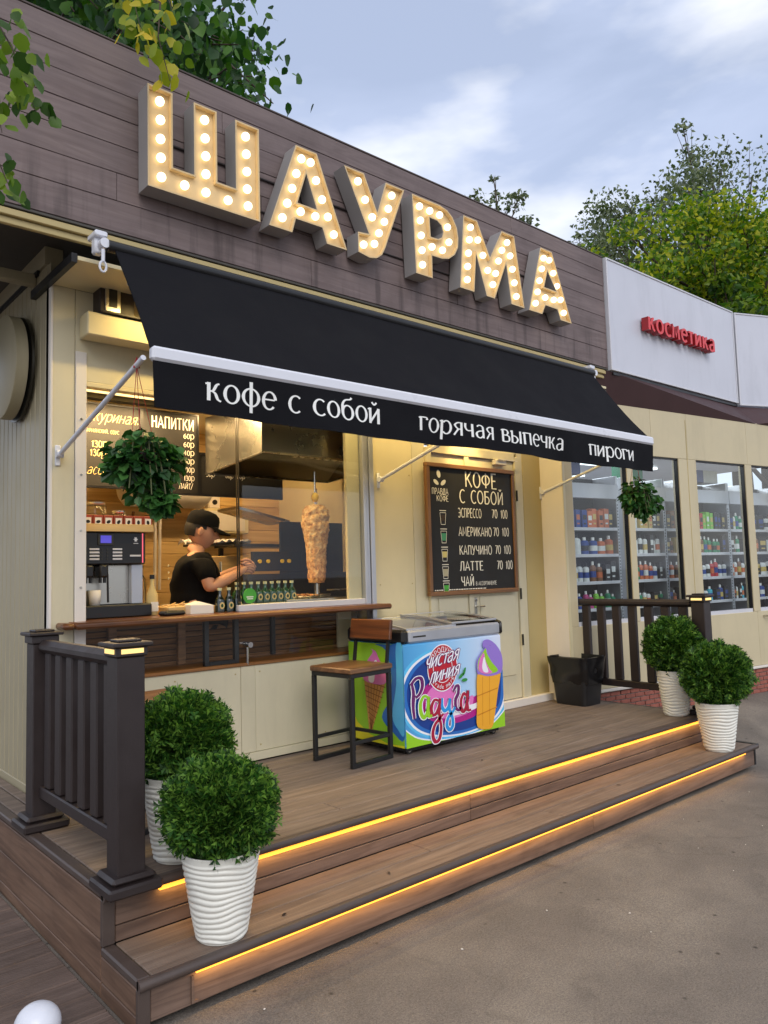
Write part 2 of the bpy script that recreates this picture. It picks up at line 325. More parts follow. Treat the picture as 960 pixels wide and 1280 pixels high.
    def ell(s, c, r, n=16, m=10, T=None):
        prof=[(max(1e-4,sin(pi*i/m)),-cos(pi*i/m)) for i in range(m+1)]
        vs=[(c[0]+q*cos(2*pi*k/n)*r[0], c[1]+q*sin(2*pi*k/n)*r[1], c[2]+h*r[2]) for q,h in prof for k in range(n)]
        if T: vs=[T@Vector(v) for v in vs]
        fs=[(i*n+k,i*n+(k+1)%n,(i+1)*n+(k+1)%n,(i+1)*n+k) for i in range(m) for k in range(n)]
        return s.add(vs,fs)
    def quad(s,a,b,c,d): return s.add([a,b,c,d],[(0,1,2,3)])
    def poly3(s, loops, f0, f1=None):
        """filled polygon with holes; f0/f1 map 2D -> 3D for the front and the back; sides joined when f1 is given"""
        L3=[[Vector((x,y,0)) for x,y in l] for l in loops]; tris=tessellate_polygon(L3); flat=[p for l in loops for p in l]
        n=len(flat)
        if f1 is None: return s.add([f0(*p) for p in flat], tris)
        vs=[f0(*p) for p in flat]+[f1(*p) for p in flat]; fs=list(tris)+[tuple(i+n for i in t) for t in tris]
        o=0
        for l in loops:
            k=len(l); fs+=[(o+i,o+(i+1)%k,n+o+(i+1)%k,n+o+i) for i in range(k)]; o+=k
        return s.add(vs,fs)
    def build(s, name, mat=None, parent=None, smooth=False, loc=None, fix=True):
        me=bpy.data.meshes.new(name); me.from_pydata(s.v,[],s.f)
        ms=s.ms or [mat]
        for m in ms: me.materials.append(M[m] if isinstance(m,str) else m)
        if s.ms: me.polygons.foreach_set('material_index', s.mi)
        if fix:
            bm=bmesh.new(); bm.from_mesh(me); bmesh.ops.recalc_face_normals(bm, faces=bm.faces); bm.to_mesh(me); bm.free()
        if smooth is True: me.polygons.foreach_set('use_smooth',[True]*len(me.polygons))
        elif smooth: 
            me.polygons.foreach_set('use_smooth',[True]*len(me.polygons)); me.set_sharp_from_angle(angle=radians(smooth))
        return link(me,name,parent,loc)
def link(me,name,parent=None,loc=None,rot=None):
    o=bpy.data.objects.new(name,me); C.objects.link(o)
    if loc is not None: o.location=loc
    if rot is not None: o.rotation_euler=rot
    if parent: par(o,parent)
    return o
WM={}
def par(o,p):
    o.parent=p
    o.matrix_parent_inverse = world(p).inverted()
def world(p):
    m=Matrix.LocRotScale(p.location,p.rotation_euler,p.scale)
    return m if not p.parent else world(p.parent)@p.matrix_parent_inverse@m
def tag(o,label=None,cat=None,group=None,kind=None):
    if label: o['label']=label
    if cat: o['category']=cat
    if group: o['group']=group
    if kind: o['kind']=kind
    return o
def thing(name,label,cat,loc=(0,0,0),rz=0,group=None):
    o=bpy.data.objects.new(name,None); C.objects.link(o); o.location=loc; o.rotation_euler=(0,0,rz); o.empty_display_size=.1
    return tag(o,label,cat,group)
def setting(name,label=None):
    o=bpy.data.objects.new(name,None); C.objects.link(o); o['kind']='structure'
    if label: o['label']=label
    return o
def kids(o): return [c for c in bpy.data.objects if c.parent==o]
def copy_tree(o,parent=None):
    c=o.copy(); C.objects.link(c)
    if parent: c.parent=parent
    for ch in kids(o): copy_tree(ch,c)
    return c
def place(o,loc,rz=0,s=1):      # a thing built around its own origin
    o.location=loc; o.rotation_euler=(0,0,rz); o.scale=(s,s,s); return o
TXT={}
def text(name, s, size, mat, org, xd=(1,0,0), zd=(0,0,1), parent=None, depth=.0006, align='LEFT', sx=1.0, bold=0.0, shear=0.0, res=3, path=None):
    cu=bpy.data.curves.new('t','FONT'); cu.body=s; cu.size=1; cu.extrude=depth/size; cu.align_x=align; cu.shear=shear; cu.offset=bold/size if bold else 0; cu.resolution_u=res
    to=bpy.data.objects.new('t',cu); C.objects.link(to); dg=bpy.context.evaluated_depsgraph_get(); dg.update()
    me=bpy.data.meshes.new_from_object(to.evaluated_get(dg)); bpy.data.objects.remove(to)
    xd=Vector(xd).normalized(); zd=Vector(zd).normalized(); nd=xd.cross(zd); org=Vector(org)
    for v in me.vertices:
        x,y,z=v.co*size; x*=sx
        if path: x,y=path(x,y)
        v.co=org+xd*x+zd*y+nd*z
    me.materials.clear(); me.materials.append(M[mat] if isinstance(mat,str) else mat)
    o=bpy.data.objects.new(name,me); C.objects.link(o)
    if parent: par(o,parent)
    return o
# ------------------------------------------------------------------ drawn lettering: every glyph is a set of pen strokes
def _arc(cx,cy,rx,ry,a0,a1,n=14): return [(cx+rx*cos(radians(a0+(a1-a0)*i/n)),cy+ry*sin(radians(a0+(a1-a0)*i/n))) for i in range(n+1)]
def _cr(pts,n=5):
    out=[]; N=len(pts)
    for i in range(N-1):
        p0,p1,p2,p3=[Vector(pts[max(0,min(N-1,i+k))]) for k in (-1,0,1,2)]
        for j in range(n):
            t=j/n; out.append(tuple(.5*((2*p1)+(-p0+p2)*t+(2*p0-5*p1+4*p2-p3)*t*t+(-p0+3*p1-3*p2+p3)*t**3)))
    out.append(tuple(pts[-1])); return out
def V(x,a=1,b=0): return [(x,a),(x,b)]
GL_={}
def G(ch,w,*st): GL_[ch]=(w,st)
G('к',.72,V(.1),_cr([(.62,.98),(.48,.9),(.32,.58),(.12,.52)]),_cr([(.26,.54),(.42,.42),(.54,.12),(.70,.02)]))
G('о',.80,_arc(.4,.5,.33,.5,0,360,24)); G('ф',1.0,_arc(.5,.5,.42,.5,0,360,24),V(.5,1.38,-.38))
G('е',.76,[(.08,.55),(.68,.55)],_arc(.4,.5,.32,.5,6,318,20)); G('с',.70,_arc(.42,.5,.34,.5,48,312,18))
G('б',.80,_arc(.4,.44,.32,.45,0,360,22),_cr([(.08,.5),(.10,.95),(.28,1.22),(.58,1.30),(.68,1.42)]))
G('и',.80,V(.1),V(.66),[(.12,.10),(.64,.92)]); G('й',.80,V(.1),V(.66),[(.12,.10),(.64,.92)],_cr([(.22,1.38),(.38,1.22),(.54,1.38)]))
G('г',.60,V(.1),_cr([(.1,.96),(.5,.96),(.56,.80)])); G('р',.80,V(.1,1,-.42),_arc(.42,.5,.31,.48,135,-135,18)); G('я',.74,V(.62),_cr([(.62,.96),(.34,.95),(.13,.76),(.34,.50),(.62,.49)]),[(.38,.48),(.06,.0)])
G('ч',.74,_cr([(.08,1),(.08,.68),(.26,.46),(.6,.5)]),V(.6)); G('а',.74,_cr([(.12,.86),(.3,.98),(.54,.92),(.6,.70),(.6,.0)]),_cr([(.6,.56),(.3,.52),(.08,.36),(.12,.08),(.36,.0),(.6,.22)]))
G('в',.72,V(.1),_cr([(.1,.97),(.42,.95),(.54,.75),(.40,.55),(.1,.53)]),_cr([(.36,.54),(.62,.44),(.62,.12),(.40,.02),(.1,.02)])); G('ы',1.0,V(.1),_cr([(.1,.56),(.42,.54),(.60,.30),(.42,.03),(.1,.02)]),V(.84))
G('п',.78,V(.1),[(.06,.96),(.68,.96)],V(.64)); G('т',.62,[(.0,.95),(.6,.95)],V(.3)); G('м',.9,[(.06,0),(.14,1),(.42,.2),(.70,1),(.78,0)]); G('н',.78,V(.1),V(.64),[(.1,.52),(.64,.52)])
G('л',.72,_cr([(.0,.0),(.14,.1),(.22,.98)]),[(.2,.96),(.6,.96)],V(.6)); G('у',.7,[(.04,1),(.34,.1)],_cr([(.64,1),(.32,.02),(.2,-.32),(.02,-.38)]))
G(':',.3,V(.12,.85,.7),V(.12,.2,.05)); G(' ',.45); G(',',.25,[(.1,.08),(.04,-.12)]); G('/',.5,[(.0,-.1),(.4,1.1)])
G('К',.68,V(.1),[(.60,1),(.12,.45)],[(.26,.55),(.64,0)]); G('О',.76,_arc(.38,.5,.31,.5,0,360,22)); G('Ф',.86,_arc(.42,.54,.36,.32,0,360,22),V(.42)); G('Е',.58,[(.52,1),(.1,1),(.1,0),(.54,0)],[(.1,.52),(.46,.52)])
G('С',.66,_arc(.4,.5,.32,.5,52,308,18)); G('Б',.66,[(.54,.98),(.1,.98),(.1,.02)],_cr([(.1,.56),(.42,.54),(.58,.30),(.42,.03),(.1,.02)])); G('И',.72,V(.1),V(.60),[(.12,.06),(.58,.94)]); G('Й',.72,V(.1),V(.60),[(.12,.06),(.58,.94)],_cr([(.22,1.22),(.35,1.10),(.48,1.22)]))
G('Э',.66,_arc(.26,.5,.32,.5,128,-128,18),[(.16,.5),(.56,.5)]); G('П',.70,V(.1),[(.06,.98),(.62,.98)],V(.58)); G('Р',.62,V(.1),_cr([(.1,.98),(.42,.95),(.54,.72),(.42,.48),(.1,.46)])); G('А',.72,[(.02,0),(.34,1),(.66,0)],[(.13,.32),(.55,.32)])
G('М',.86,[(.06,0),(.12,1),(.40,.25),(.68,1),(.74,0)]); G('Н',.70,V(.1),V(.58),[(.1,.52),(.58,.52)]); G('У',.66,[(.04,1),(.33,.38)],_cr([(.60,1),(.34,.34),(.24,.04),(.06,.0)])); G('Ч',.66,_cr([(.08,1),(.08,.66),(.26,.44),(.54,.48)]),V(.54))
G('Л',.68,_cr([(.0,.02),(.12,.12),(.22,.98)]),[(.2,.98),(.58,.98)],V(.56)); G('Т',.60,[(.0,.98),(.56,.98)],V(.28)); G('Д',.74,[(.0,-.16),(.0,.02),(.68,.02),(.68,-.16)],[(.1,.02),(.24,.98),(.56,.98),(.56,.02)]); G('В',.64,V(.1),_cr([(.1,.98),(.42,.95),(.52,.76),(.38,.55),(.1,.53)]),_cr([(.36,.54),(.58,.42),(.58,.12),(.40,.02),(.1,.02)]))
G('Я',.64,V(.54),_cr([(.54,.97),(.28,.95),(.1,.74),(.28,.48),(.54,.47)]),[(.32,.47),(.04,0)]); G('Ж',.9,V(.42),[(.04,1),(.80,0)],[(.80,1),(.04,0)])
G('0',.62,_arc(.3,.5,.24,.5,0,360,20)); G('1',.40,[(.06,.78),(.24,1),(.24,0)]); G('3',.56,_cr([(.06,.9),(.3,1),(.46,.78),(.22,.55)]),_cr([(.22,.55),(.50,.40),(.44,.06),(.2,.0),(.04,.12)])); G('4',.58,[(.40,0),(.40,1),(.04,.3),(.54,.3)])
G('5',.56,[(.46,1),(.12,1),(.10,.56)],_cr([(.10,.56),(.36,.62),(.50,.34),(.34,.02),(.04,.08)])); G('6',.6,_arc(.3,.3,.22,.3,0,360,18),_cr([(.08,.3),(.12,.7),(.42,1)])); G('7',.56,[(.04,.98),(.50,.98),(.18,0)]); G('8',.58,_arc(.28,.75,.19,.24,0,360,16),_arc(.28,.27,.23,.27,0,360,16))
def pen(s, wt=.07, serif=False, slant=0, contrast=.35, track=0):
    """returns strokes as (left side, right side) point rows in glyph units, and the total width"""
    x=0; out=[]
    for ch in s:
        w_,st=GL_[ch]
        ss=[list(p) for p in st]
        if serif and ch in 'киймнпрвыг': ss.append([(.1,.95),(-.06,.90)])
        for p in ss:
            n=len(p); closed=(abs(p[0][0]-p[-1][0])+abs(p[0][1]-p[-1][1]))<1e-6 and n>4; Lf=[];Rt=[]
            for i in range(n):
                a=Vector(p[i-1] if i>0 else (p[-2] if closed else p[0])); b=Vector(p[i+1] if i<n-1 else (p[1] if closed else p[-1])); c=Vector(p[i])
                d=(b-a).normalized(); nn=Vector((-d.y,d.x)); k=wt*(1-contrast*abs(d.x))
                if 0<i<n-1 or closed:
                    d1=(c-a).normalized(); q=max(.55,abs(d.dot(d1))); k=k/q
                Lf.append((x+c.x+nn.x*k+slant*(c.y+nn.y*k),c.y+nn.y*k)); Rt.append((x+c.x-nn.x*k+slant*(c.y-nn.y*k),c.y-nn.y*k))
            out.append((Lf,Rt))
        x+=w_+track
    return out,x-track
def stext(name,s,x0,x1,zb,h,mat,parent,fn,wt=.075,serif=False,slant=0,contrast=.35,depth=0,eps=.00004,track=0):
    """fn(x,z,d) maps board coordinates and depth to 3D; the word is fitted between x0 and x1"""
    st,W_=pen(s,wt,serif,slant,contrast,track); k=(x1-x0)/W_; m=MB()
    for q,(Lf,Rt) in enumerate(st):
        n=len(Lf); e=(q%7)*eps
        if not depth:
            m.add([fn(x0+a*k,zb+b*h,e) for a,b in Lf+Rt],[(i,i+1,n+i+1,n+i) for i in range(n-1)])
        else:
            fr=[fn(x0+a*k,zb+b*h,depth+e) for a,b in Lf+Rt]; bk=[fn(x0+a*k,zb+b*h,0) for a,b in Lf+Rt]; N=2*n
            if len(m.ms)<2: m.mat(mat[0]); m.mat(mat[1])
            m.mat(mat[0]); m.add(fr+bk,[(i,i+1,n+i+1,n+i) for i in range(n-1)])
            m.mat(mat[1]); o=len(m.v)-2*N; 
            fs=[(i,i+1,N+i+1,N+i) for i in range(n-1)]+[(n+i,n+i+1,N+n+i+1,N+n+i) for i in range(n-1)]+[(0,n,N+n,N),(n-1,2*n-1,N+2*n-1,N+n-1)]
            m.f+=[tuple(o+i for i in f_) for f_ in fs]; m.mi+=[m.cur]*len(fs)
    return m.build(name,None if depth else mat,parent,fix=False)
# ------------------------------------------------------------------ ground
H2, H1 = .364, .168
def smooth(a,b,x): t=max(0,min(1,(x-a)/(b-a))); return t*t*(3-2*t)
def gz(x,y): return .165*smooth(-1.5,-.75,y)*smooth(4.1,4.9,x) - .012
g=MB(); xs=[-400,-60,-12,-4]+[ -2+.35*i for i in range(34)]+[11,14,20,60,400]; ys=[-400,-60,-15,-6]+[-4.5+.25*i for i in range(22)]+[1.2,2,4,10,40,400]
vs=[(x,y,gz(x,y)+(.004*noise.noise(Vector((x*1.3,y*1.3,0))) if abs(x)<9 and abs(y)<5 else 0)) for y in ys for x in xs]; nx=len(xs)
g.add(vs,[(j*nx+i,j*nx+i+1,(j+1)*nx+i+1,(j+1)*nx+i) for j in range(len(ys)-1) for i in range(nx-1)])
tag(g.build('ground','asphalt',smooth=True), 'brown grey asphalt pavement with dark stains and specks', kind='structure')
# boardwalk on the left: grooved boards along the facade
bw=setting('boardwalk','grooved brown board path beside the porch')
bb=MB(); bb.box(-3.2,-.012,-1.66,2.2,-.02,-.006); bb.build('bearer','black',bw)
wm=MB(); wm.box(-1.2,1.2,-.068,.068,-.02,0,.004); wme=None
y=-1.58; k=0
while y<2.1:
    for xc in ((-1.215,-3.62) if k%2 else (-1.215,-3.62)):
        if wme is None: o=wm.build('plank','walk',bw,loc=(xc,y,.004)); wme=o.data
        else: o=link(wme,'plank',bw,(xc,y,.004+random.uniform(-.0015,.0015)))
        o.rotation_euler.z=random.uniform(-.0015,.0015)
    y+=.1415; k+=1
# ------------------------------------------------------------------ porch deck with two steps
dk=setting('porch_deck','two-step brown composite deck with amber light strips')
WD=4.56; WS=4.66
def planks(name,rows,mat,parent,ax='x',gap=.004,ch=.003):
    """rows: (a0,a1,b0,b1,z0,z1) box extents with a along the axis; each gets its own object at its centre"""
    for (a0,a1,b0,b1,z0,z1) in rows:
        ha,hb,hz=(a1-a0)/2-gap/2,(b1-b0)/2-gap/2,(z1-z0)/2
        m=MB(); 
        if ax=='x': m.box(-ha,ha,-hb,hb,-hz,hz,ch); loc=((a0+a1)/2,(b0+b1)/2,(z0+z1)/2)
        else: m.box(-hb,hb,-ha,ha,-hz,hz,ch); loc=((b0+b1)/2,(a0+a1)/2,(z0+z1)/2)
        m.build(name,mat,parent,loc=loc)
rows=[]; yb=[-1.27,-1.125]+[-1.125+.1418*i for i in range(1,9)]
yb[-1]=.0
cuts=[[2.45],[1.2,3.6],[2.1],[.95,3.3],[1.75,4.0],[.8,2.9],[2.3],[1.1,3.5],[2.0]]
for i in range(len(yb)-1):
    c=[.052]+cuts[i%9]+[WD-.03]
    for a,b in zip(c[:-1],c[1:]): rows.append((a,b,yb[i],yb[i+1],H2-.024,H2))
planks('deck_board',rows,'deck',dk)
planks('deck_board',[(.052,.135,.002,1.2,H2-.024,H2),(.139,.2,.002,1.2,H2-.024,H2)],'deck',dk)
m=MB(); m.box(.03,WD-.03,-1.25,-.002,.02,H2-.03); m.build('deck_frame','black',dk)
# edge trims (dark)
m=MB(); m.box(0,.05,-1.262,1.2,H2-.028,H2+.002,.006); m.build('side_edge_trim','dark_trim',dk)
m=MB(); m.tube([(.0,-1.285,H2-.016),(WD,-1.285,H2-.016)],[.018,.018],14); m.box(.0,WD,-1.285,-1.266,H2-.028,H2+.002); m.build('step_nosing','dark_trim',dk,smooth=40)
m=MB(); m.box(WD-.028,WD+.004,-1.266,-.22,H2-.05,H2+.001,.004); m.build('side_edge_trim','dark_trim',dk)
# lower tread
planks('tread_board',[(.052,2.35,-1.575,-1.425,H1-.024,H1),(2.35,WS-.03,-1.575,-1.425,H1-.024,H1),(.052,1.5,-1.425,-1.262,H1-.024,H1),(1.5,WS-.03,-1.425,-1.262,H1-.024,H1)],'tread',dk)
m=MB(); m.box(.03,WS-.04,-1.57,-1.27,.03,H1-.03); m.build('step_frame','black',dk)
m=MB(); m.box(0,.05,-1.577,-1.262,H1-.028,H1+.002,.006); m.build('side_edge_trim','dark_trim',dk)
m=MB(); m.tube([(0,-1.588,H1-.016),(WS,-1.588,H1-.016)],.018,14); m.box(0,WS,-1.588,-1.577,H1-.028,H1+.002); m.build('step_nosing','dark_trim',dk,smooth=40)
m=MB(); m.box(WS-.028,WS+.012,-1.6,-1.262,H1-.03,H1+.003,.004); m.box(WS-.02,WS+.0,-1.578,-1.27,.02,H1-.03); m.build('side_edge_trim','black',dk)
# risers: boards facing the street
planks('riser_board',[(.05,1.95,-1.272,-1.256,.232,.33),(1.95,WD-.04,-1.272,-1.256,.232,.33),(.05,1.95,-1.271,-1.256,H1+.004,.228),(1.95,WD-.04,-1.271,-1.256,H1+.004,.228),
  (.045,2.6,-1.58,-1.564,.022,.136),(2.6,WS-.03,-1.58,-1.564,.022,.136)],'riser',dk,gap=.002)
m=MB(); m.box(.0,.048,-1.278,-1.258,H1+.004,H2-.03,.003); m.box(0,.044,-1.586,-1.566,.0,H1-.03,.003); m.build('corner_trim','dark_trim',dk)
m=MB(); m.box(.19,.2,-1.588,-1.579,.03,.12); m.box(.2,.215,-1.588,-1.579,.03,.037); m.build('riser_bracket','riser',dk)
# left side planks
planks('side_board',[(-1.255,.45,.002,.018,.19,.33),(-1.255,.45,.002,.018,.05,.186),(-1.255,.45,.002,.018,-.01,.046),(.45,1.2,.002,.018,.19,.33),(.45,1.2,.002,.018,.05,.186),(-1.563,-1.258,.0015,.018,.05,.136),(-1.563,-1.258,.0015,.018,-.01,.046)],'side_plank',dk,'y',gap=.003)
# amber light strips
m=MB(); m.box(.214,4.50,-1.287,-1.273,.314,.326); m.build('light_strip','led',dk)
m=MB(); m.box(.206,4.47,-1.592,-1.581,.128,.138); m.build('light_strip','led',dk)
for (x0,x1,y,z) in [(.214,4.50,-1.295,.312),(.206,4.47,-1.60,.127)]:
    al=bpy.data.lights.new('step_strip_light','AREA'); al.shape='RECTANGLE'; al.size=x1-x0; al.size_y=.012; al.energy=2.7; al.color=(1,.56,.13); al.spread=radians(170)
    ao=bpy.data.objects.new('step_strip_light',al); C.objects.link(ao); ao.location=((x0+x1)/2,y,z); ao.rotation_euler=(radians(38),0,0)
# fallen leaves on the steps
for i,(x,y,z,r) in enumerate([(.62,-1.51,H1,.3),(1.18,-1.49,H1,1.2),(3.05,-1.46,H1,2.2),(2.35,-1.0,H2,.7),(3.3,-.85,H2,1.9),(3.46,-.72,H2,2.7)]):
    m=MB(); m.add([(-.02,0,0),(-.006,.009,.003),(.012,.007,.004),(.022,0,.001),(.01,-.008,.004),(-.008,-.008,.002)],[(0,1,2,5),(2,3,4,5)])
    o=m.build('fallen_leaf','bark' if i%2 else 'soil'); place(o,(x,y,z+.003),r,.7)
    tag(o,['small brown leaf on the lower step by the front left pot','small dark leaf on the lower step right of the front left pot','curled brown leaf halfway along the lower step','dark leaf speck on the porch in front of the ice cream freezer',
       'brown leaf on the porch floor right of the freezer wheel','dark leaf on the porch between the freezer and the bin'][i],'leaf',group='fallen leaves on the porch')
# ------------------------------------------------------------------ kiosk
ks=thing('kiosk','cream shawarma kiosk with brown plank fascia and a serving window','kiosk')
XL=.209
def wallbox(name,x0,x1,z0,z1,mat='cream',y0=0,y1=.08,c=.002): 
    m=MB(); m.box(x0,x1,y0,y1,z0,z1,c); return m.build(name,mat,ks)
wallbox('corner_pillar',XL,.335,.37,3.06); wallbox('corner_pillar',.338,.397,.37,2.72,'pale',-.006)
wallbox('lintel_panel',.338,2.42,2.562,3.06,y0=.002)
wallbox('wall_panel',.397,1.326,.422,.942,y0=.001); wallbox('wall_panel',1.328,1.426,.422,.942,y0=-.001); wallbox('wall_panel',1.428,2.415,.422,.942,y0=.001)
wallbox('skirting',.209,2.93,.372,.42,'cream',-.012)
wallbox('lamplit_panel',2.418,2.80,.42,3.06,'cream_yellow',0); wallbox('lamplit_panel',2.803,2.935,.42,3.06,'cream',-.001)
wallbox('wall_panel',4.032,4.10,.372,3.06,'cream',0); wallbox('wall_panel',2.935,4.032,2.46,3.06,'cream',.001)
wallbox('shaded_wall_strip',4.10,4.342,.372,3.06,'olive',-.004)  # strip beside the door, its shade painted in as darker cream
m=MB(); m.box(4.342,4.45,-.23,.08,.2,2.96,.002); m.build('side_return','pale',ks)
m=MB(); m.box(4.3425,4.455,-.236,-.231,.2,2.958); m.build('corner_trim','cream_yellow',ks)
wallbox('threshold',2.9,4.342,.366,.425,'pale',-.05,.0)
for x in (2.06,2.19): pass
# window frame: right jamb members and head
m=MB(); m.box(2.318,2.345,-.012,.05,1.27,2.562,.004); m.box(2.348,2.372,-.004,.06,1.27,2.562,.003); m.box(2.376,2.415,-.014,.06,.945,2.562,.004); m.build('window_jamb','alu',ks)
m=MB(); m.box(2.20,2.316,.03,.06,1.27,2.562,.003); m.build('window_jamb','cream_yellow',ks)
m=MB(); m.box(.397,2.376,.0,.06,2.535,2.562,.003); m.build('window_head','cream_yellow',ks)
m=MB(); m.box(1.316,2.318,-.006,.05,1.272,1.312,.003); m.build('glass_track','white_strip',ks)
for x in (1.318,1.331): 
    m=MB(); m.box(x-.0016,x+.0016,.0,.012,1.312,2.535); m.build('glass_edge','dark_steel',ks)
m=MB(); m.quad((1.36,.015,1.312),(2.316,.015,1.312),(2.316,.015,2.535),(1.36,.015,2.535)); m.build('window_pane','glass',ks)

# recess below the counter: slatted back, posts, wooden ledge
for i in range(8):
    z=.955+i*.0345; 
    m=MB(); m.box(-.96,.96,-.006,.006,-.0155,.0155,.003); o=m.build('slat','slat_wood',ks,loc=(1.37,.305,z+.012)); o.rotation_euler.x=.28
m=MB(); m.box(.40,2.4,.325,.335,.95,1.26); m.build('recess_back','dark_brown',ks)
m=MB(); m.box(.397,2.40,-.012,.33,.942,.962,.004); m.build('ledge','sill_wood',ks)
for x0,x1,mt in [(.62,.67,'slat_wood'),(1.05,1.10,'slat_wood'),(1.72,1.75,'black'),(2.28,2.40,'cream_yellow')]:
    m=MB(); m.box(x0,x1,.262,.29,.962,1.238,.003); m.build('recess_post',mt,ks)
m=MB()
for a in [(1.10,1.128),(1.30,1.33)]: m.box(a[0],a[1],.02,.05,.962,1.238,.002)
m.box(1.128,1.30,.02,.05,.962,.985,.002); m.build('black_frame','black_metal',ks)
for x,z0,z1 in [(1.372,.95,1.09)]:
    m=MB(); m.tube([(x,-.004,z0),(x,-.004,z1-.02)],.009,10); m.tube([(x,.03,z1-.02),(x,-.045,z1-.02)],.017,12); m.build('glass_clamp','chrome',ks,smooth=40)
m=MB(); m.tube([(.49,.05,1.118),(.43,-.03,1.118)],.005,8); m.tube([(.47,-.01,1.118),(.50,-.02,1.118)],.017,12); m.build('glass_clamp','chrome',ks,smooth=40)
m=MB(); m.quad((.402,.008,.985),(2.37,.008,.985),(2.37,.008,1.236),(.402,.008,1.236)); m.build('lower_pane','glass',ks)
for z in (1.45,1.75,2.05,2.35):
    m=MB(); m.tube([(.368,-.0065,z),(.368,-.011,z)],.006,8); m.build('screw','steel',ks)
for x,z in [(.45,.90),(.9,.90),(1.29,.90),(1.46,.90),(1.95,.90),(.45,.46),(.9,.46),(1.29,.46),(1.46,.46),(1.95,.46),(2.46,.5),(2.46,1.4),(2.46,2.2),(2.77,.5),(2.77,1.4),(2.77,2.2)]:
    m=MB(); m.tube([(x,.0015,z),(x,-.003,z)],.0045,8); m.build('screw','olive',ks)
# interior shell
m=MB(); m.box(.40,2.9,1.9,1.95,.364,2.8); m.build('back_wall','light_wood',ks)
for i in range(22):
    z=.42+i*.106; 
    if z<1.2: continue
    m=MB(); m.box(.41,2.89,1.884,1.899,z,z+.103,.004); m.build('wall_plank','light_wood',ks)
m=MB(); m.box(2.86,2.9,.08,1.9,.364,2.8); m.build('inner_wall','cream_yellow',ks)
m=MB(); m.box(.29,.40,.08,1.9,.364,2.8); m.build('inner_wall','cream_yellow',ks)
m=MB(); m.box(.29,2.9,.08,1.95,.33,.364); m.build('inner_floor','dark_steel',ks)
m=MB(); m.box(.29,2.9,.08,1.95,2.74,2.80); m.build('inner_ceiling','cream_yellow',ks)
for x,y in [(.95,.75),(1.9,.9)]:
    m=MB(); m.box(x-.3,x+.3,y-.08,y+.08,2.715,2.738,.004); lo=m.build('ceiling_light','warm_lamp',ks)
    al=bpy.data.lights.new('kiosk_light','AREA'); al.shape='RECTANGLE'; al.size=.6; al.size_y=.16; al.energy=36; al.color=(1,.68,.33)
    ao=bpy.data.objects.new('kiosk_light',al); C.objects.link(ao); ao.location=(x,y,2.70)
# outer left wall: vertical ribbed siding, brick base, dark seams
n_=0; y=0.0
m=MB(); pts=[]
while y<2.3:
    pts+= [(y,XL),(y+.072,XL),(y+.076,XL+.004),(y+.082,XL+.004)]; y+=.086
vs=[(x,yy,z) for z in (.40,3.18) for yy,x in pts]; k=len(pts); m.add(vs,[(i,i+1,k+i+1,k+i) for i in range(k-1)])
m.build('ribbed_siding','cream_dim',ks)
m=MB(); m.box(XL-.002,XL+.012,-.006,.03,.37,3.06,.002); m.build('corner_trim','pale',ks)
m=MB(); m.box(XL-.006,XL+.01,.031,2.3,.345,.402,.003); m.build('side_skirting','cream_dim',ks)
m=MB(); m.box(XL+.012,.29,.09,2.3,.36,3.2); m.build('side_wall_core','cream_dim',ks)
def bricks(parent,a0,a1,z0,z1,mapf,bl=.118,bh=.042,gap=.008,dep=.014,prob=1):
    me=None; r=0; z=z0
    hx=bl/2-gap/2; mbx=MB(); mbx.box(-hx,hx,-dep/2,dep/2,-(bh-gap)/2,(bh-gap)/2,.003)
    while z+bh<=z1+.001:
        a=a0-(bl/2 if r%2 else 0)
        while a<a1:
            loc,rz=mapf(a+bl/2,z+bh/2)
            if me is None: o=mbx.build('brick','brick',parent,loc=loc); o.rotation_euler.z=rz; me=o.data
            else: o=link(me,'brick',parent,loc,(0,0,rz))
            o.location+=Vector((random.uniform(-.0015,.0015),random.uniform(-.0015,.0015),0))
            a+=bl
        z+=bh; r+=1
m=MB(); m.box(XL+.01,XL+.03,.0,1.6,.0,.345); m.build('brick_backing','mortar',ks)
bricks(ks,.04,1.5,.0,.345,lambda a,z:((XL+.006,a,z),pi/2))
# eaves: overhanging soffit, beams and side roof
m=MB(); m.box(XL,4.83,-.40,-.0,3.06,3.08); m.build('soffit','cream_yellow',ks)
m=MB(); m.box(XL-.03,XL-.002,-.40,.25,3.045,3.09); m.build('soffit_edge','black',ks)
m=MB(); m.box(-1.6,.40,-.40,2.3,3.30,3.34); m.build('side_soffit','dark_soffit',ks)
m=MB(); m.box(-.7,XL-.002,.24,.30,3.13,3.19,.004); m.build('eave_beam','cream_dim',ks)
m=MB(); m.box(-.7,XL-.002,1.1,1.16,3.13,3.19,.004); m.build('eave_beam','cream_dim',ks)
m=MB(); m.tube([(-.5,-.3,3.27),(-.2,1.4,3.27)],.02,8); m.build('eave_beam','dark_steel',ks)
m=MB(); m.box(XL-.012,XL+.002,.2,2.3,3.17,3.20); m.build('siding_cap','black',ks)
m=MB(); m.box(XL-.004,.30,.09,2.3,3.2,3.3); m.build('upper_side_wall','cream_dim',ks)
m=MB(); m.box(-1.6,4.83,-.405,2.3,3.345,3.42); m.box(-1.6,4.82,-.405,-.36,3.42,4.22); m.build('roof','dark_soffit',ks)
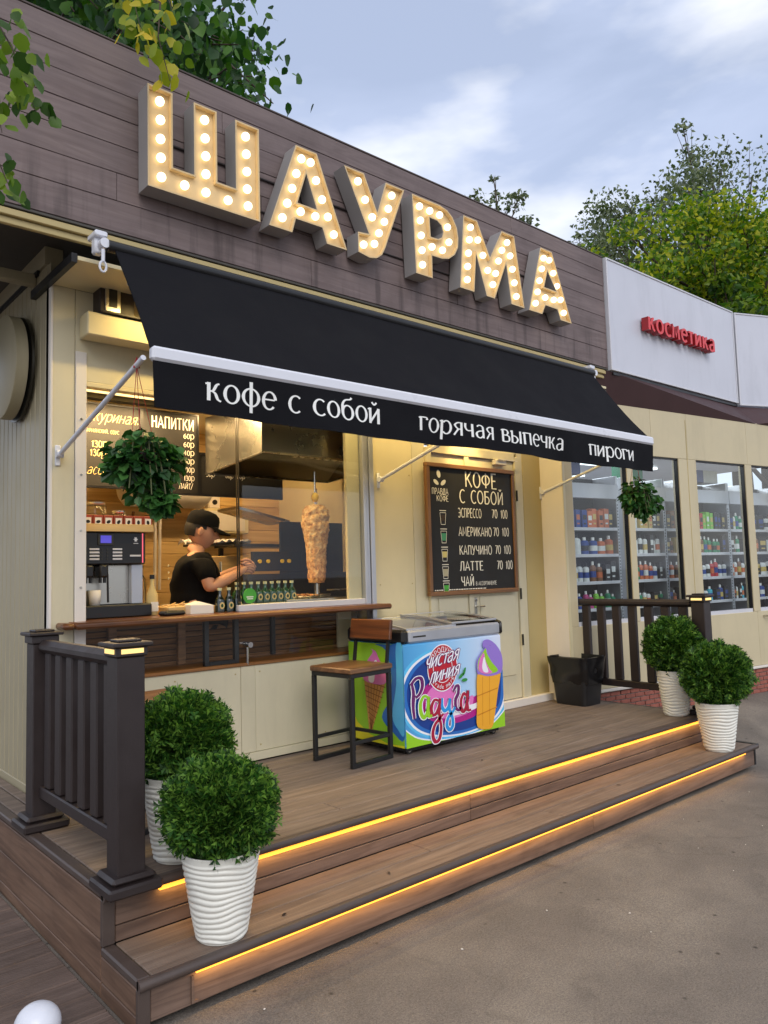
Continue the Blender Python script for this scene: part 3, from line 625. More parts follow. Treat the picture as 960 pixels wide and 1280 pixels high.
# fascia planks
zs=[3.238,3.404,3.552,3.700,3.845,3.985,4.118,4.248]
jo=[[1.6],[.391+.0,2.9],[1.25,3.7],[-.3,2.2],[2.72],[1.0,3.4],[3.55]]
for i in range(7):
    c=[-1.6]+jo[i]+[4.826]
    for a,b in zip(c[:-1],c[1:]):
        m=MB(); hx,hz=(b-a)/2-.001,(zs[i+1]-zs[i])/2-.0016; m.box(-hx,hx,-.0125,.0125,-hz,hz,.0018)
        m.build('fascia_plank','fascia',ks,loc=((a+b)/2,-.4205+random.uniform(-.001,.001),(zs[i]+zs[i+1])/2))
m=MB(); m.box(-1.6,4.83,-.435,-.40,4.251,4.262,.002); m.build('fascia_cap','dark_trim',ks)
m=MB(); m.box(-1.6,4.826,-.432,-.396,3.222,3.236,.002); m.build('fascia_foot','dark_soffit',ks)
m=MB(); m.box(-1.6,4.80,-.425,-.395,3.185,3.218,.003); m.box(-1.6,4.80,-.405,-.38,3.15,3.183,.003); m.build('fascia_rail','olive',ks)
m=MB(); m.tube([(.6,-.4405,3.80),(4.0,-.4405,3.80)],.007,8); m.tube([(.7,-.4405,3.60),(3.95,-.4405,3.60)],.006,6); m.build('conduit','dark_brown',ks)
# door
dr=thing('door','cream double door with a menu board hung on it, right of the serving window','door')
def db(name,x0,x1,z0,z1,y0,y1,mat='cream',p=None,c=.003):
    m=MB(); m.box(x0,x1,y0,y1,z0,z1,c); return m.build(name,mat,p or dr)
db('door_frame',2.937,2.985,.426,2.43,-.022,.02); db('door_frame',3.975,4.03,.426,2.43,-.022,.02); db('door_frame',2.985,3.975,2.39,2.458,-.02,.02)
lf=db('door_leaf',2.99,3.385,.43,2.385,-.004,.03); db('leaf_panel',3.03,3.345,.55,1.28,-.012,-.0045,p=lf,c=.006)
rf=db('door_leaf',3.392,3.97,.43,2.385,-.006,.03); db('leaf_panel',3.49,3.90,.62,1.28,-.014,-.0065,p=rf,c=.006)
db('astragal',3.36,3.412,.43,2.385,-.02,-.0065,p=rf)
m=MB(); m.box(3.425,3.455,-.012,-.007,1.13,1.27,.003); m.build('lock_plate','steel',rf); m=MB(); m.tube([(3.44,-.012,1.20),(3.44,-.05,1.20),(3.50,-.05,1.20)],.007,8); m.tube([(3.44,-.02,1.25),(3.44,-.014,1.25)],.011,10); m.build('handle','chrome',rf,smooth=40)
for x,z in [(3.98,.9),(3.98,2.1),(2.985,.9),(2.985,2.08),(3.98,1.28)]:
    m=MB(); m.tube([(x,-.03,z-.045),(x,-.03,z+.045)],.009,8); m.build('hinge','dark_steel',dr,smooth=40)
m=MB(); m.box(3.70,3.84,-.05,-.008,2.345,2.385,.004); m.box(3.72,3.97,-.06,-.05,2.385,2.392); m.build('door_closer','pale',dr)
# ------------------------------------------------------------------ counter
m=MB(); m.box(.30,2.44,-.15,.42,1.236,1.272,.012)
m.tube([(.262,-.10,1.254),(.262,.1,1.254)],.018,12)
m.box(.24,.302,-.14,-.002,1.237,1.271,.015); co=m.build('counter','counter',smooth=40)
tag(co,'long varnished brown wooden counter running under the serving window','counter')
# ------------------------------------------------------------------ channel letters
K=(4.10685-.56)/(4.10685-.60)
def kx(x): return (x+1.07816)*K-1.07816
def kz(z): return (z-1.47634)*K+1.47634
def inset(loop,d):
    n=len(loop); out=[]
    for i in range(n):
        p0,p1,p2=Vector(loop[i-1]),Vector(loop[i]),Vector(loop[(i+1)%n])
        e1=(p1-p0).normalized(); e2=(p2-p1).normalized(); n1=Vector((-e1.y,e1.x)); n2=Vector((-e2.y,e2.x))
        b=(n1+n2); b=b/ max(.35,b.length_squared)*2 if b.length>1e-6 else n1
        out.append((p1.x+b.x*d,p1.y+b.y*d))
    return out
def area(l): return sum(l[i-1][0]*l[i][1]-l[i][0]*l[i-1][1] for i in range(len(l)))/2
def bulb_letter(name,label,loops,bulbs,group):
    loops=[[(kx(a),kz(b)) for a,b in l] for l in loops]
    loops=[(l if (area(l)>0)==(i==0) else l[::-1]) for i,l in enumerate(loops)]   # outer CCW, holes CW -> inset goes into the material
    yb,yf,yr,rim=-.448,-.56,-.532,.009
    x0=min(p[0] for p in loops[0]); t=thing('channel_letter',label,'letter',(x0,-.44,3.47),0,group)
    m=MB()
    for l in loops:
        n=len(l); q=inset(l,rim)
        m.mat('letter_side')
        for i in range(n):
            a,b=l[i],l[(i+1)%n]; m.quad((a[0],yb,a[1]),(b[0],yb,b[1]),(b[0],yf,b[1]),(a[0],yf,a[1]))
        m.mat('letter_face')
        for i in range(n):
            a,b,c,d=l[i],l[(i+1)%n],q[(i+1)%n],q[i]; m.quad((a[0],yf,a[1]),(b[0],yf,b[1]),(c[0],yf,c[1]),(d[0],yf,d[1]))
            m.quad((d[0],yf,d[1]),(c[0],yf,c[1]),(c[0],yr,c[1]),(d[0],yr,d[1]))
    m.build('letter_shell',None,t,fix=False)
    m=MB(); m.poly3([inset(l,rim*.6) for l in loops],lambda a,b:(a,yr+.001,b)); m.build('letter_face','letter_face',t,fix=False)
    m=MB(); m.poly3([inset(l,rim*.3) for l in loops],lambda a,b:(a,yb+.002,b)); m.build('letter_back','letter_side',t,fix=False)
    global BM
    for bx,bz in bulbs:
        if BM is None:
            b=MB(); b.ell((0,-.022,0),(.0235,.024,.0235),14,9); o=b.build('bulb','bulb',t,smooth=True,loc=(bx,-.534,bz)); BM=o.data
        else: o=link(BM,'bulb',t,(bx,-.534,bz))
BM=None
BU={
'SH':[(0.568,3.943),(0.571,3.844),(0.571,3.741),(0.573,3.641),(0.575,3.538),(0.704,3.536),(0.827,3.536),(0.960,3.534),(1.086,3.540),(0.823,3.941),(0.825,3.838),(0.828,3.739),(0.828,3.638),(1.076,3.941),(1.079,3.839),(1.081,3.738),(1.082,3.637)],
'A1':[(1.455,3.944),(1.522,3.944),(1.417,3.840),(1.560,3.844),(1.385,3.739),(1.349,3.638),(1.602,3.738),(1.313,3.540),(1.442,3.615),(1.549,3.618),(1.643,3.642),(1.685,3.543)],
'U':[(1.888,3.948),(1.943,3.844),(1.998,3.745),(2.173,3.944),(2.139,3.844),(2.101,3.745),(2.052,3.655),(2.011,3.573),(1.921,3.544)],
'R':[(2.424,3.948),(2.521,3.945),(2.617,3.944),(2.692,3.878),(2.701,3.772),(2.633,3.696),(2.531,3.693),(2.428,3.850),(2.431,3.746),(2.435,3.644),(2.435,3.543)],
'M':[(2.932,3.946),(2.915,3.849),(3.007,3.872),(2.900,3.746),(2.886,3.644),(2.877,3.545),(3.056,3.770),(3.103,3.669),(3.191,3.667),(3.154,3.574),(3.230,3.772),(3.274,3.866),(3.338,3.943),(3.368,3.847),(3.389,3.748),(3.405,3.646),(3.422,3.544)],
'A2':[(3.785,3.937),(3.859,3.939),(3.756,3.842),(3.904,3.843),(3.720,3.738),(3.945,3.745),(3.688,3.640),(3.783,3.615),(3.894,3.621),(3.986,3.641),(3.656,3.542),(4.020,3.540)]}
GL='marquee letters of the kiosk sign'
B0,T0=3.447,3.985
bulb_letter('SH','illuminated bulb letter Ш, the first of the kiosk sign',[[(.482,T0),(.482,B0),(1.136,B0),(1.136,T0),(.985,T0),(.985,3.59),(.872,3.59),(.872,T0),(.737,T0),(.737,3.585),(.618,3.585),(.618,T0)]],BU['SH'],GL)
bulb_letter('A','illuminated bulb letter А standing between the Ш and the У',[[(1.386,T0),(1.194,B0),(1.350,B0),(1.377,3.537),(1.567,3.537),(1.598,B0),(1.75,B0),(1.537,T0)],[(1.457,3.836),(1.39,3.636),(1.528,3.636)]],BU['A1'],GL)
bulb_letter('U','illuminated bulb letter У with its curled foot, third of the sign',[[(1.744,T0),(1.93,3.60),(1.84,3.59),(1.84,B0+.015),(1.93,B0),(1.99,B0+.012),(2.035,B0+.045),(2.065,B0+.10),(2.245,T0),(2.083,T0),(2.005,3.76),(1.902,T0)]],BU['U'],GL)
bulb_letter('R','illuminated bulb letter Р with a round bowl, left of the М',[[(2.315,T0),(2.330,B0),(2.483,B0),(2.485,3.605),(2.58,3.608),(2.65,3.625),(2.71,3.67),(2.745,3.73),(2.752,3.80),(2.74,3.87),(2.70,3.935),(2.65,3.97),(2.58,T0)],
  [(2.472,3.868),(2.545,3.866),(2.585,3.845),(2.60,3.80),(2.587,3.76),(2.55,3.738),(2.478,3.734)]],BU['R'],GL)
bulb_letter('M','illuminated bulb letter М, the widest of the second half of the sign',[[(2.812,T0),(2.752,B0),(2.898,B0),(2.932,3.735),(3.03,B0),(3.118,B0),(3.262,3.745),(3.305,B0),(3.458,B0),(3.37,T0),(3.225,T0),(3.082,3.745),(2.955,T0)]],BU['M'],GL)
bulb_letter('A','illuminated bulb letter А at the right end of the sign',[[(3.69,T0),(3.514,B0),(3.676,B0),(3.722,3.527),(3.876,3.527),(3.913,B0),(4.06,B0),(3.836,T0)],[(3.768,3.812),(3.716,3.672),(3.872,3.672)]],BU['A2'],GL)
# ------------------------------------------------------------------ awning
aw=thing('awning','black fabric awning lettered in white over the serving window and door','awning',(.27,-.5,3.1))
AX0,AX1=.285,4.345; P0=Vector((0,-.60,3.07)); P1=Vector((0,-1.062,2.468))
m=MB(); nu,nv=120,16; vs=[]
for off in (0,.004):
    for j in range(nv+1):
        t=j/nv
        for i in range(nu+1):
            u_=i/nu; p=P0.lerp(P1,t); sag=-.016*sin(pi*t)*(1+.25*sin(u_*9))+.004*noise.noise(Vector((u_*14,t*2.2,.3)))+.0025*noise.noise(Vector((u_*40,t*3,2)))
            x0=AX0+.012*sin(pi*t); x1=AX1-.012*sin(pi*t); ins=.03*(1-t)
            vs.append((x0+ins+(x1-x0-2*ins)*u_, p.y+off, p.z+sag-off))
N=(nu+1)*(nv+1); fs=[]
for o_ in (0,N):
    for j in range(nv):
        for i in range(nu): a=o_+j*(nu+1)+i; fs.append((a,a+1,a+nu+2,a+nu+1))
m.add(vs,fs); m.build('awning_canopy','awning',aw,smooth=True)
for xs_m in ():
    m=MB(); q=[]
    for j in range(13):
        t=j/12; p=P0.lerp(P1,t); zz=p.z-.016*sin(pi*t)*(1+.25*sin((xs_m-AX0)/(AX1-AX0)*9))+.0062; q+=[(xs_m-.008,p.y-.003,zz),(xs_m+.008,p.y-.003,zz)]
    m.add(q,[(2*j,2*j+1,2*j+3,2*j+2) for j in range(12)]); m.build('seam','awning',aw)
m=MB(); m.tube([(AX0,-.585,3.085),(AX1,-.585,3.085)],.03,12); m.build('awning_roller','black',aw,smooth=40)
m=MB(); m.box(AX0-.005,AX1+.005,-1.098,-1.052,2.408,2.472,.012); m.build('front_bar','white_metal',aw)
def vy(x,z): t=(2.41-z)/.21; return -1.088-.014*t*sin(x*5.3+.6)-.009*t*sin(x*11.7)-.004*t*sin(x*27+1)
m=MB(); nu,nv=90,5; vs=[]
for off in (0,.003):
    for j in range(nv+1):
        z=2.408-.208*j/nv
        for i in range(nu+1):
            x=AX0+(AX1-AX0)*i/nu; vs.append((x,vy(x,z)+off,z+(.006*sin(x*3.1) if j==nv else 0)))
N=(nu+1)*(nv+1); fs=[]
for o_ in (0,N):
    for j in range(nv):
        for i in range(nu): a=o_+j*(nu+1)+i; fs.append((a,a+1,a+nu+2,a+nu+1))
m.add(vs,fs); m.build('valance','valance',aw,smooth=True)
for (s,x0,x1,zb,h) in [('кофе с собой',.535,1.555,2.268,.082),('горячая выпечка',1.845,3.195,2.270,.078),('пироги',3.475,4.06,2.262,.078)]:
    stext('lettering',s,x0,x1,zb,h,'white',aw,lambda x,z,d:(x,vy(x,z)-.0025-d,z),wt=.088,serif=True,contrast=.5,track=.1)
for x,xb in [(.245,.262),(2.461,2.463),(4.336,4.338)]:
    z=2.148
    ar=MB(); ar.tube([(x+.005,-.035,z),(xb,-1.045,2.425)],.0125,10); a_=ar.build('folding_arm','white_metal',aw,smooth=40)
    br=MB(); br.box(x-.012,x+.016,-.012,.0,z-.06,z+.05,.004); br.tube([(x-.014,-.032,z),(x+.02,-.032,z)],.02,12); br.box(x-.006,x+.01,-.035,-.010,z-.02,z+.02,.003); br.build('arm_bracket','white_metal',a_,smooth=40)
for x in (.262,4.36):
    m=MB(); m.box(x-.028,x+.016,-.56,-.51,3.05,3.15,.008); m.box(x-.036,x+.026,-.585,-.48,3.125,3.155,.006); m.tube([(x+.005,-.57,3.09),(x+.005,-.605,3.09)],.024,14)
    m.tube([(x,-.59,3.06),(x,-.59,3.0)],.009,8)
    pts=[(x+.016*cos(a*pi/6),-.59,2.975+.026*sin(a*pi/6)) for a in range(13)]; m.tube(pts,.006,6); m.build('crank_bracket','white_metal',aw,smooth=40)
# warm lamp line under the soffit
lt=thing('lamp','slim warm lamp mounted under the soffit behind the awning','lamp',(2.3,-.3,3.05))
m=MB(); m.box(.5,4.0,-.33,-.29,3.03,3.058,.003); m.build('lamp_housing','white_strip',lt)
m=MB(); m.box(.52,3.98,-.325,-.295,3.022,3.029); m.build('lamp_diffuser','warm_lamp',lt)
al=bpy.data.lights.new('awning_light','AREA'); al.shape='RECTANGLE'; al.size=3.4; al.size_y=.04; al.energy=36; al.color=(1,.72,.26)
ao=bpy.data.objects.new('awning_light',al); C.objects.link(ao); ao.location=(2.25,-.31,3.0)
sp=thing('spotlight','small spotlight above the coffee menu board on the door','spotlight',(3.3,-.3,2.95))
m=MB(); m.tube([(3.25,-.2,3.05),(3.25,-.2,2.93)],.01,8); m.build('spot_stem','black',sp); m=MB(); m.tube([(3.25,-.23,2.96),(3.25,-.15,2.80)],[.02,.045],14); m.build('spot_head','black',sp,smooth=40)
al=bpy.data.lights.new('board_spot','SPOT'); al.energy=38; al.color=(1,.72,.30); al.spot_size=radians(62); al.spot_blend=.8; al.shadow_soft_size=.03
ao=bpy.data.objects.new('board_spot',al); C.objects.link(ao); ao.location=(3.26,-.22,2.79); ao.rotation_euler=(Vector((3.26,-.22,2.79))-Vector((3.40,0.02,2.15))).to_track_quat('Z','Y').to_euler()
# roller shutter box, flood box on the left above the window
m=MB(); m.box(.355,2.415,-.13,-.008,2.785,2.912,.006)
tag(m.build('roller_shutter_box','cream_yellow'),'cream roller shutter box above the serving window, mostly behind the awning','shutter box')
fl=thing('wall_cabinet','dark box with a chrome slotted front on the wall above the shutter box','cabinet',(.5,-.06,2.92))
m=MB(); m.box(.43,.62,-.11,-.002,2.926,3.16,.004); m.box(.43,.78,-.15,-.004,2.914,2.925,.002); m.build('cabinet_body','dark_brown',fl)
m=MB(); m.box(.455,.54,-.118,-.111,2.935,3.155,.003); m.build('front_plate','steel',fl); m=MB(); m.box(.475,.52,-.121,-.1185,2.96,3.12,.002); m.build('slot','black',fl)
# round sign on the left wall
ds=thing('round_lightbox','round unlit beige lightbox bracketed to the ribbed side wall','lightbox',(.1,.52,2.70))
m=MB(); m.lathe([(.29,.10),(.295,.104),(.295,.165),(.28,.17)],(0,.52,2.71),48,'x'); m.build('lightbox_drum','cream_dim',ds,smooth=40)
m=MB(); m.lathe([(.30,.178),(.30,.19)],(0,.50,2.70),40,'x'); m.box(.19,.205,.4,.6,2.6,2.8); m.build('mounting_plate','dark_steel',ds,smooth=40)
# ------------------------------------------------------------------ railings
def rail(label,x,ya,yb_,posts,nb,name='railing'):
    t=thing(name,label,'railing',(x,(ya+yb_)/2,H2))
    for (px,py,lit,full) in posts:
        m=MB(); m.box(px-.052,px+.052,py-.052,py+.052,H2+.002,1.20,.004); p=m.build('post','dark_brown',t)
        m=MB(); m.box(px-.10,px+.10,py-.10,py+.10,H2+.002,H2+.04,.008); m.box(px-.082,px+.082,py-.082,py+.082,H2+.04,H2+.066,.012); m.build('post_base','dark_brown',p)
        m=MB(); m.box(px-.06,px+.06,py-.06,py+.06,1.20,1.236,.004); m.box(px-.076,px+.076,py-.076,py+.076,1.236,1.252,.004); m.box(px-.045,px+.045,py-.045,py+.045,1.252,1.262,.004)
        m.build('post_cap','dark_brown',p)
        if lit:
            m=MB(); m.box(px-.042,px+.042,py-.064,py-.0602,1.212,1.229); m.box(px-.064,px-.0602,py-.042,py+.042,1.212,1.229); m.box(px+.0602,px+.064,py-.042,py+.042,1.212,1.229); m.build('cap_light','cap_light',p)
    y0,y1=min(ya,yb_),max(ya,yb_)
    m=MB(); m.box(x-.034,x+.034,y0,y1,1.158,1.216,.02); m.build('top_rail','dark_brown',t)
    m=MB(); m.box(x-.024,x+.024,y0,y1,.505,.558,.006); m.build('bottom_rail','dark_brown',t)
    bm_=None
    for i in range(nb):
        y=y0+(y1-y0)*(i+.62)/(nb+.25)
        if bm_ is None:
            m=MB(); m.box(-.018,.018,-.036,.036,.56,1.16,.006); o=m.build('baluster','dark_brown',t,loc=(x,y,0)); bm_=o.data
        else: link(bm_,'baluster',t,(x,y,0))
    return t
rail('dark brown railing with a lit post cap at the left side of the porch',.078,-1.25,-.37,[(.078,-1.302,True,1),(.078,-.325,False,1)],6)
rail('dark brown railing beside the bin at the right side of the porch',4.52,-1.25,-.20,[(4.52,-1.302,True,1)],7)
# ------------------------------------------------------------------ planters with clipped thuja balls
def pot_mesh(h,rt_,rb):
    m=MB(); n=96; K_=104; prof=[]
    for k in range(K_+1): prof.append((rb+(rt_-rb)*(k/K_)**.9, h*k/K_))
    def fn(r,z,a):
        q=z/h
        if q<.02 or q>.93: return r*(1 if q>.02 else .97)
        ph=z*300+1.6*sin(2*a+z*19)+1.25*sin(3*a-z*27+1)+.8*sin(5*a+z*13)
        return r+.0042*(abs(sin(ph*.5))**.6)*2-.005
    m.lathe(prof,n=n,fn=fn,cap=False); m.lathe([(rt_*1.0,h),(rt_*1.005,h+.004),(rt_*.96,h+.004),(rt_*.95,h-.05)],n=n,cap=False); m.lathe([(.001,.0),(rb*.97,.0)],n=n,cap=False)
    return m
def spray_ball(seed,R,n,zc,flat=.9,leaf=.026):
    rnd=random.Random(seed); vs=[];fs=[]
    for i in range(n):
        u_=rnd.uniform(-1,1); a=rnd.uniform(0,2*pi); q=math.sqrt(1-u_*u_); d=Vector((q*cos(a),q*sin(a),u_))
        if u_<-.75 and rnd.random()<.5: continue
        lump=1+.15*noise.noise(d*2.0+Vector((seed,0,0)))+.12*noise.noise(d*5+Vector((0,seed,0)))+.07*noise.noise(d*11+Vector((0,seed,0)))
        shell=rnd.choice((1,1,1,.96,.9,.8,.65,.45))*rnd.uniform(.93,1.05)
        p=Vector((d.x*R,d.y*R,d.z*R*flat))*lump*shell+Vector((0,0,zc))
        ax=(d+Vector((rnd.gauss(0,.4),rnd.gauss(0,.4),rnd.gauss(0.3,.4)))).normalized()
        sd_=ax.cross(Vector((rnd.gauss(0,1),rnd.gauss(0,1),rnd.gauss(0,1)))).normalized(); nn=ax.cross(sd_)
        s=leaf*rnd.uniform(.7,1.45); o=len(vs)
        # a flat forked thuja spray: a stem with three leaflets on each side
        P=lambda a_,b_,c_=0: p+ax*(a_*s)+sd_*(b_*s)+nn*(c_*s)
        vs+= [P(0,-.12),P(0,.12),P(1.9,.0,.15), P(.2,0),P(.95,.72,.1),P(.95,.2), P(.2,0),P(.95,-.72,.1),P(.95,-.2), P(.8,0,.05),P(1.5,.62,.15),P(1.45,.14,.1), P(.8,0,.05),P(1.5,-.62,.15),P(1.45,-.14,.1)]
        fs+= [(o,o+1,o+2),(o+3,o+4,o+5),(o+6,o+8,o+7),(o+9,o+10,o+11),(o+12,o+14,o+13)]
    m=MB(); m.add(vs,fs); return m
def planter(label,loc,rz,h,rt_,rb,R,zc,seed,s=1,flat=.9,n=5200):
    t=thing('planter',label,'potted shrub',(0,0,0),0,'white ribbed planters with clipped evergreen balls')
    pot_mesh(h,rt_,rb).build('pot','pot',t,smooth=True,fix=False)
    m=MB(); m.lathe([(.001,h-.015),(rt_*.5,h-.02),(rt_*.955,h-.035)],n=32,cap=False); m.build('soil','soil',t,smooth=True)
    m=MB(); rnd=random.Random(seed)
    m.tube([(0,0,h-.03),(.01,.0,h+.06),(0,.01,zc)],[.014,.012,.008],8)
    for i in range(7):
        a=rnd.uniform(0,6.28); e=rnd.uniform(-.2,1.2); d=Vector((cos(a)*cos(e),sin(a)*cos(e),sin(e)))*R*.5; m.tube([(0,0,h+.03),tuple(Vector((0,0,zc-.03))+d*.4),tuple(Vector((0,0,zc))+d)],[.006,.004,.002],5)
    m.build('stem','bark',t)
    f=spray_ball(seed,R,n,zc,flat).build('foliage','thuja',t,fix=False); f['kind']='stuff'
    place(t,loc,rz,s); return t
planter('white ribbed pot with a thuja ball on the lower step by the left railing',(.363,-1.485,H1+.002),.4,.312,.144,.089,.176,.452,3,flat=.88)
planter('white ribbed pot with a thuja ball on the porch floor beside the left railing post',(.368,-1.149,H2+.003),1.9,.329,.150,.103,.172,.460,11,flat=.88)
planter('potted thuja ball on the porch floor in front of the right railing post',(4.366,-1.141,H2+.003),3.1,.325,.126,.087,.178,.507,5,flat=1.0)
planter('white ribbed pot with a thuja ball on the far right end of the lower step',(4.309,-1.48,H1+.003),4.4,.33,.145,.095,.205,.525,17,flat=.93)
# ------------------------------------------------------------------ bar stools
def stool():
    t=thing('bar_stool','x','bar stool')
    a=.16; sz=.555
    m=MB()
    for sx in (-1,1): m.box(sx*a-.012,sx*a+.012,-a+.012,a-.012,sz-.045,sz-.02,.002)
    for sy in (-1,1): m.box(-a-.012,a+.012,sy*a-.012,sy*a+.012,sz-.045,sz-.0205,.002)
    m.build('seat_frame','black_metal',t)
    for sx in (-1,1):
        for sy in (-1,1): 
            m=MB(); m.box(sx*a-.0125,sx*a+.0125,sy*a-.0125,sy*a+.0125,.025,sz-.046,.002); m.build('leg','black_metal',t)
    for sy in (-1,1): m=MB(); m.box(-a-.0124,a+.0124,sy*a-.0124,sy*a+.0124,0,.0245,.002); m.build('floor_bar','black_metal',t)
    m=MB(); m.box(-a+.013,a-.013,-a-.010,-a+.010,.13,.15,.002); m.build('foot_rest','black_metal',t)
    m=MB(); m.box(-a+.013,a-.013,a-.010,a+.010,.13,.15,.002); m.build('foot_rest','black_metal',t)
    m=MB(); m.box(a-.010,a+.010,-a+.013,a-.013,.13,.15,.002); m.build('foot_rest','black_metal',t)
    m=MB(); m.box(-a-.02,a+.02,-a-.02,a+.02,sz-.02,sz+.012,.006); m.build('seat','stool_wood_x',t)
    for sy in (-1,1): m=MB(); m.tube([(a+.002,sy*(a-.02),sz-.03),(a+.045,sy*(a-.02),sz+.27)],.012,4); m.build('back_post','black_metal',t)
    m=MB(); m.tube([(a+.03,-a+.02,sz+.145),(a+.03,a-.02,sz+.145)],.010,4); m.build('back_bar','black_metal',t)
    T=Matrix.Translation((a+.028,0,sz+.21))@Matrix.Rotation(radians(8),4,'Y')
    m=MB(); m.box(-.02,.006,-a-.015,a+.015,-.062,.062,.006,T=T); m.build('backrest','stool_wood',t)
    return t
st=stool(); tag(st,'dark wood bar stool on a black square-tube frame in front of the freezer','bar stool',group='bar stools on the porch'); place(st,(1.852,-.412,H2+.002),radians(6))
s2=copy_tree(st); tag(s2,'dark wood bar stool mostly hidden behind the left potted shrub and railing','bar stool',group='bar stools on the porch'); place(s2,(.50,-.62,H2+.002),radians(185))
# ------------------------------------------------------------------ litter bin with its liner
bn=thing('litter_bin','low black plastic bin lined with a shiny black bag by the right wall','bin',(0,0,0))
def tapered(m,w0,d0,w1,d1,z0,z1,cx=0,cy=0,nz=1,wob=0,seed=0,cap0=True):
    n=28; vs=[]
    for j in range(nz+1):
        t=j/nz; w_=w0+(w1-w0)*t; d_=d0+(d1-d0)*t; z=z0+(z1-z0)*t
        for k in range(n):
            a=2*pi*k/n; ca,sa=cos(a),sin(a); e=.28; x=w_/2*(abs(ca)**e)*(1 if ca>=0 else -1); y=d_/2*(abs(sa)**e)*(1 if sa>=0 else -1)
            if wob: nn=noise.noise(Vector((x*17,y*17+seed,z*9)))*wob; x+=nn*ca; y+=nn*sa; 
            vs.append((cx+x,cy+y,z+(wob*.8*noise.noise(Vector((x*22,y*22,seed))) if wob and j==0 else 0)))
    fs=[(j*n+k,j*n+(k+1)%n,(j+1)*n+(k+1)%n,(j+1)*n+k) for j in range(nz) for k in range(n)]
    if cap0: fs.append(tuple(range(n))[::-1])
    m.add(vs,fs)
m=MB(); tapered(m,.24,.30,.30,.37,0,.36); b_=m.build('bin_body','black',bn,smooth=40,fix=False)
m=MB(); tapered(m,.275,.345,.325,.40,.17,.385,nz=14,wob=.018,cap0=False); tapered(m,.325,.40,.30,.37,.385,.388,nz=1,cap0=False); tapered(m,.30,.37,.25,.32,.388,.22,nz=6,wob=.012,cap0=False)
bag=paint('shiny_black_bag',lin(18,18,20),.22,var=.2); m.build('bin_liner',bag,bn,smooth=True,fix=False)
m=MB(); tapered(m,.02,.02,.29,.36,.30,.33,nz=2,cap0=False); m.build('bag_inside','black',bn,fix=False)
place(bn,(4.33,-.30,H2+.002),0)
# ------------------------------------------------------------------ coffee menu board on the door
mb=thing('menu_board','framed black coffee menu board with chalk prices hung on the door','menu board',(3.4,-.03,1.3))
x0,x1,z0,z1=2.895,3.915,1.30,2.305
m=MB(); m.box(x0+.02,x1-.02,-.050,-.026,z0+.02,z1-.02); m.build('panel','blackboard',mb)
for a in (x0,x1-.032): m=MB(); m.box(a,a+.032,-.062,-.024,z0+.0325,z1-.0325,.003); m.build('frame_side','frame_wood',mb)
for a in (z0,z1-.032): m=MB(); m.box(x0,x1,-.063,-.0235,a,a+.032,.003); m.build('frame_side','frame_wood_x',mb)
yT=-.0515
def fit(name,s,x0,x1,zb,size,mat,parent,y=yT,shear=0,bold=0,wt=.07):
    return stext(name,s,x0,x1,zb,size*.727,mat,parent,lambda x,z,d:(x,y-d,z),wt=wt,slant=shear*.8,contrast=.25,track=.08)
def c_(x): return x+.002
fit('lettering','КОФЕ',3.32,3.70,2.14,.165,'chalk',mb,wt=.06)
fit('lettering','С СОБОЙ',3.25,3.775,2.012,.14,'chalk',mb,wt=.06)
for s,xe,zb,pr in [('ЭСПРЕССО',3.50,1.898,3.625),('АМЕРИКАНО',3.615,1.752,3.635),('КАПУЧИНО',3.61,1.608,3.65),('ЛАТТЕ',3.50,1.484,3.665)]:
    fit('lettering',s,3.23,xe,zb,.096,'chalk',mb); fit('lettering','70',pr,pr+.07,zb+.004,.092,'chalk',mb); fit('lettering','100',pr+.108,pr+.195,zb+.004,.092,'chalk',mb)
fit('lettering','ЧАЙ',3.24,3.385,1.365,.10,'chalk',mb); fit('lettering','В АССОРТИМЕНТЕ',3.405,3.65,1.366,.04,'chalk',mb)
fit('lettering','ПРАВДА',2.952,3.13,2.066,.064,'chalk',mb); fit('lettering','КОФЕ',3.0,3.128,2.014,.060,'chalk',mb)
m=MB(); rr=random.Random(3); xx=2.95
while xx<3.52:
    l=rr.uniform(.008,.03); m.quad((xx,yT,1.338),(xx+l,yT,1.338),(xx+l,yT,1.345),(xx,yT,1.345)); xx+=l+.006
m.build('small_print','chalk',mb,fix=False)
m=MB()
def bean(cx,cz,rx,rz,ang):
    pts=[(cx+rx*cos(a)*cos(ang)-rz*sin(a)*sin(ang), cz+rx*cos(a)*sin(ang)+rz*sin(a)*cos(ang)) for a in [2*pi*i/18 for i in range(18)]]
    m.poly3([pts],lambda a,b:(a,yT,b))
bean(3.03,2.222,.020,.031,.25); bean(3.0,2.158,.031,.016,-.55); bean(3.078,2.158,.032,.017,.6); m.build('leaf_emblem','chalk',mb,fix=False)
cupc=[lin(60,46,38),lin(70,150,110),lin(206,190,120),lin(176,168,140),lin(70,160,60)]
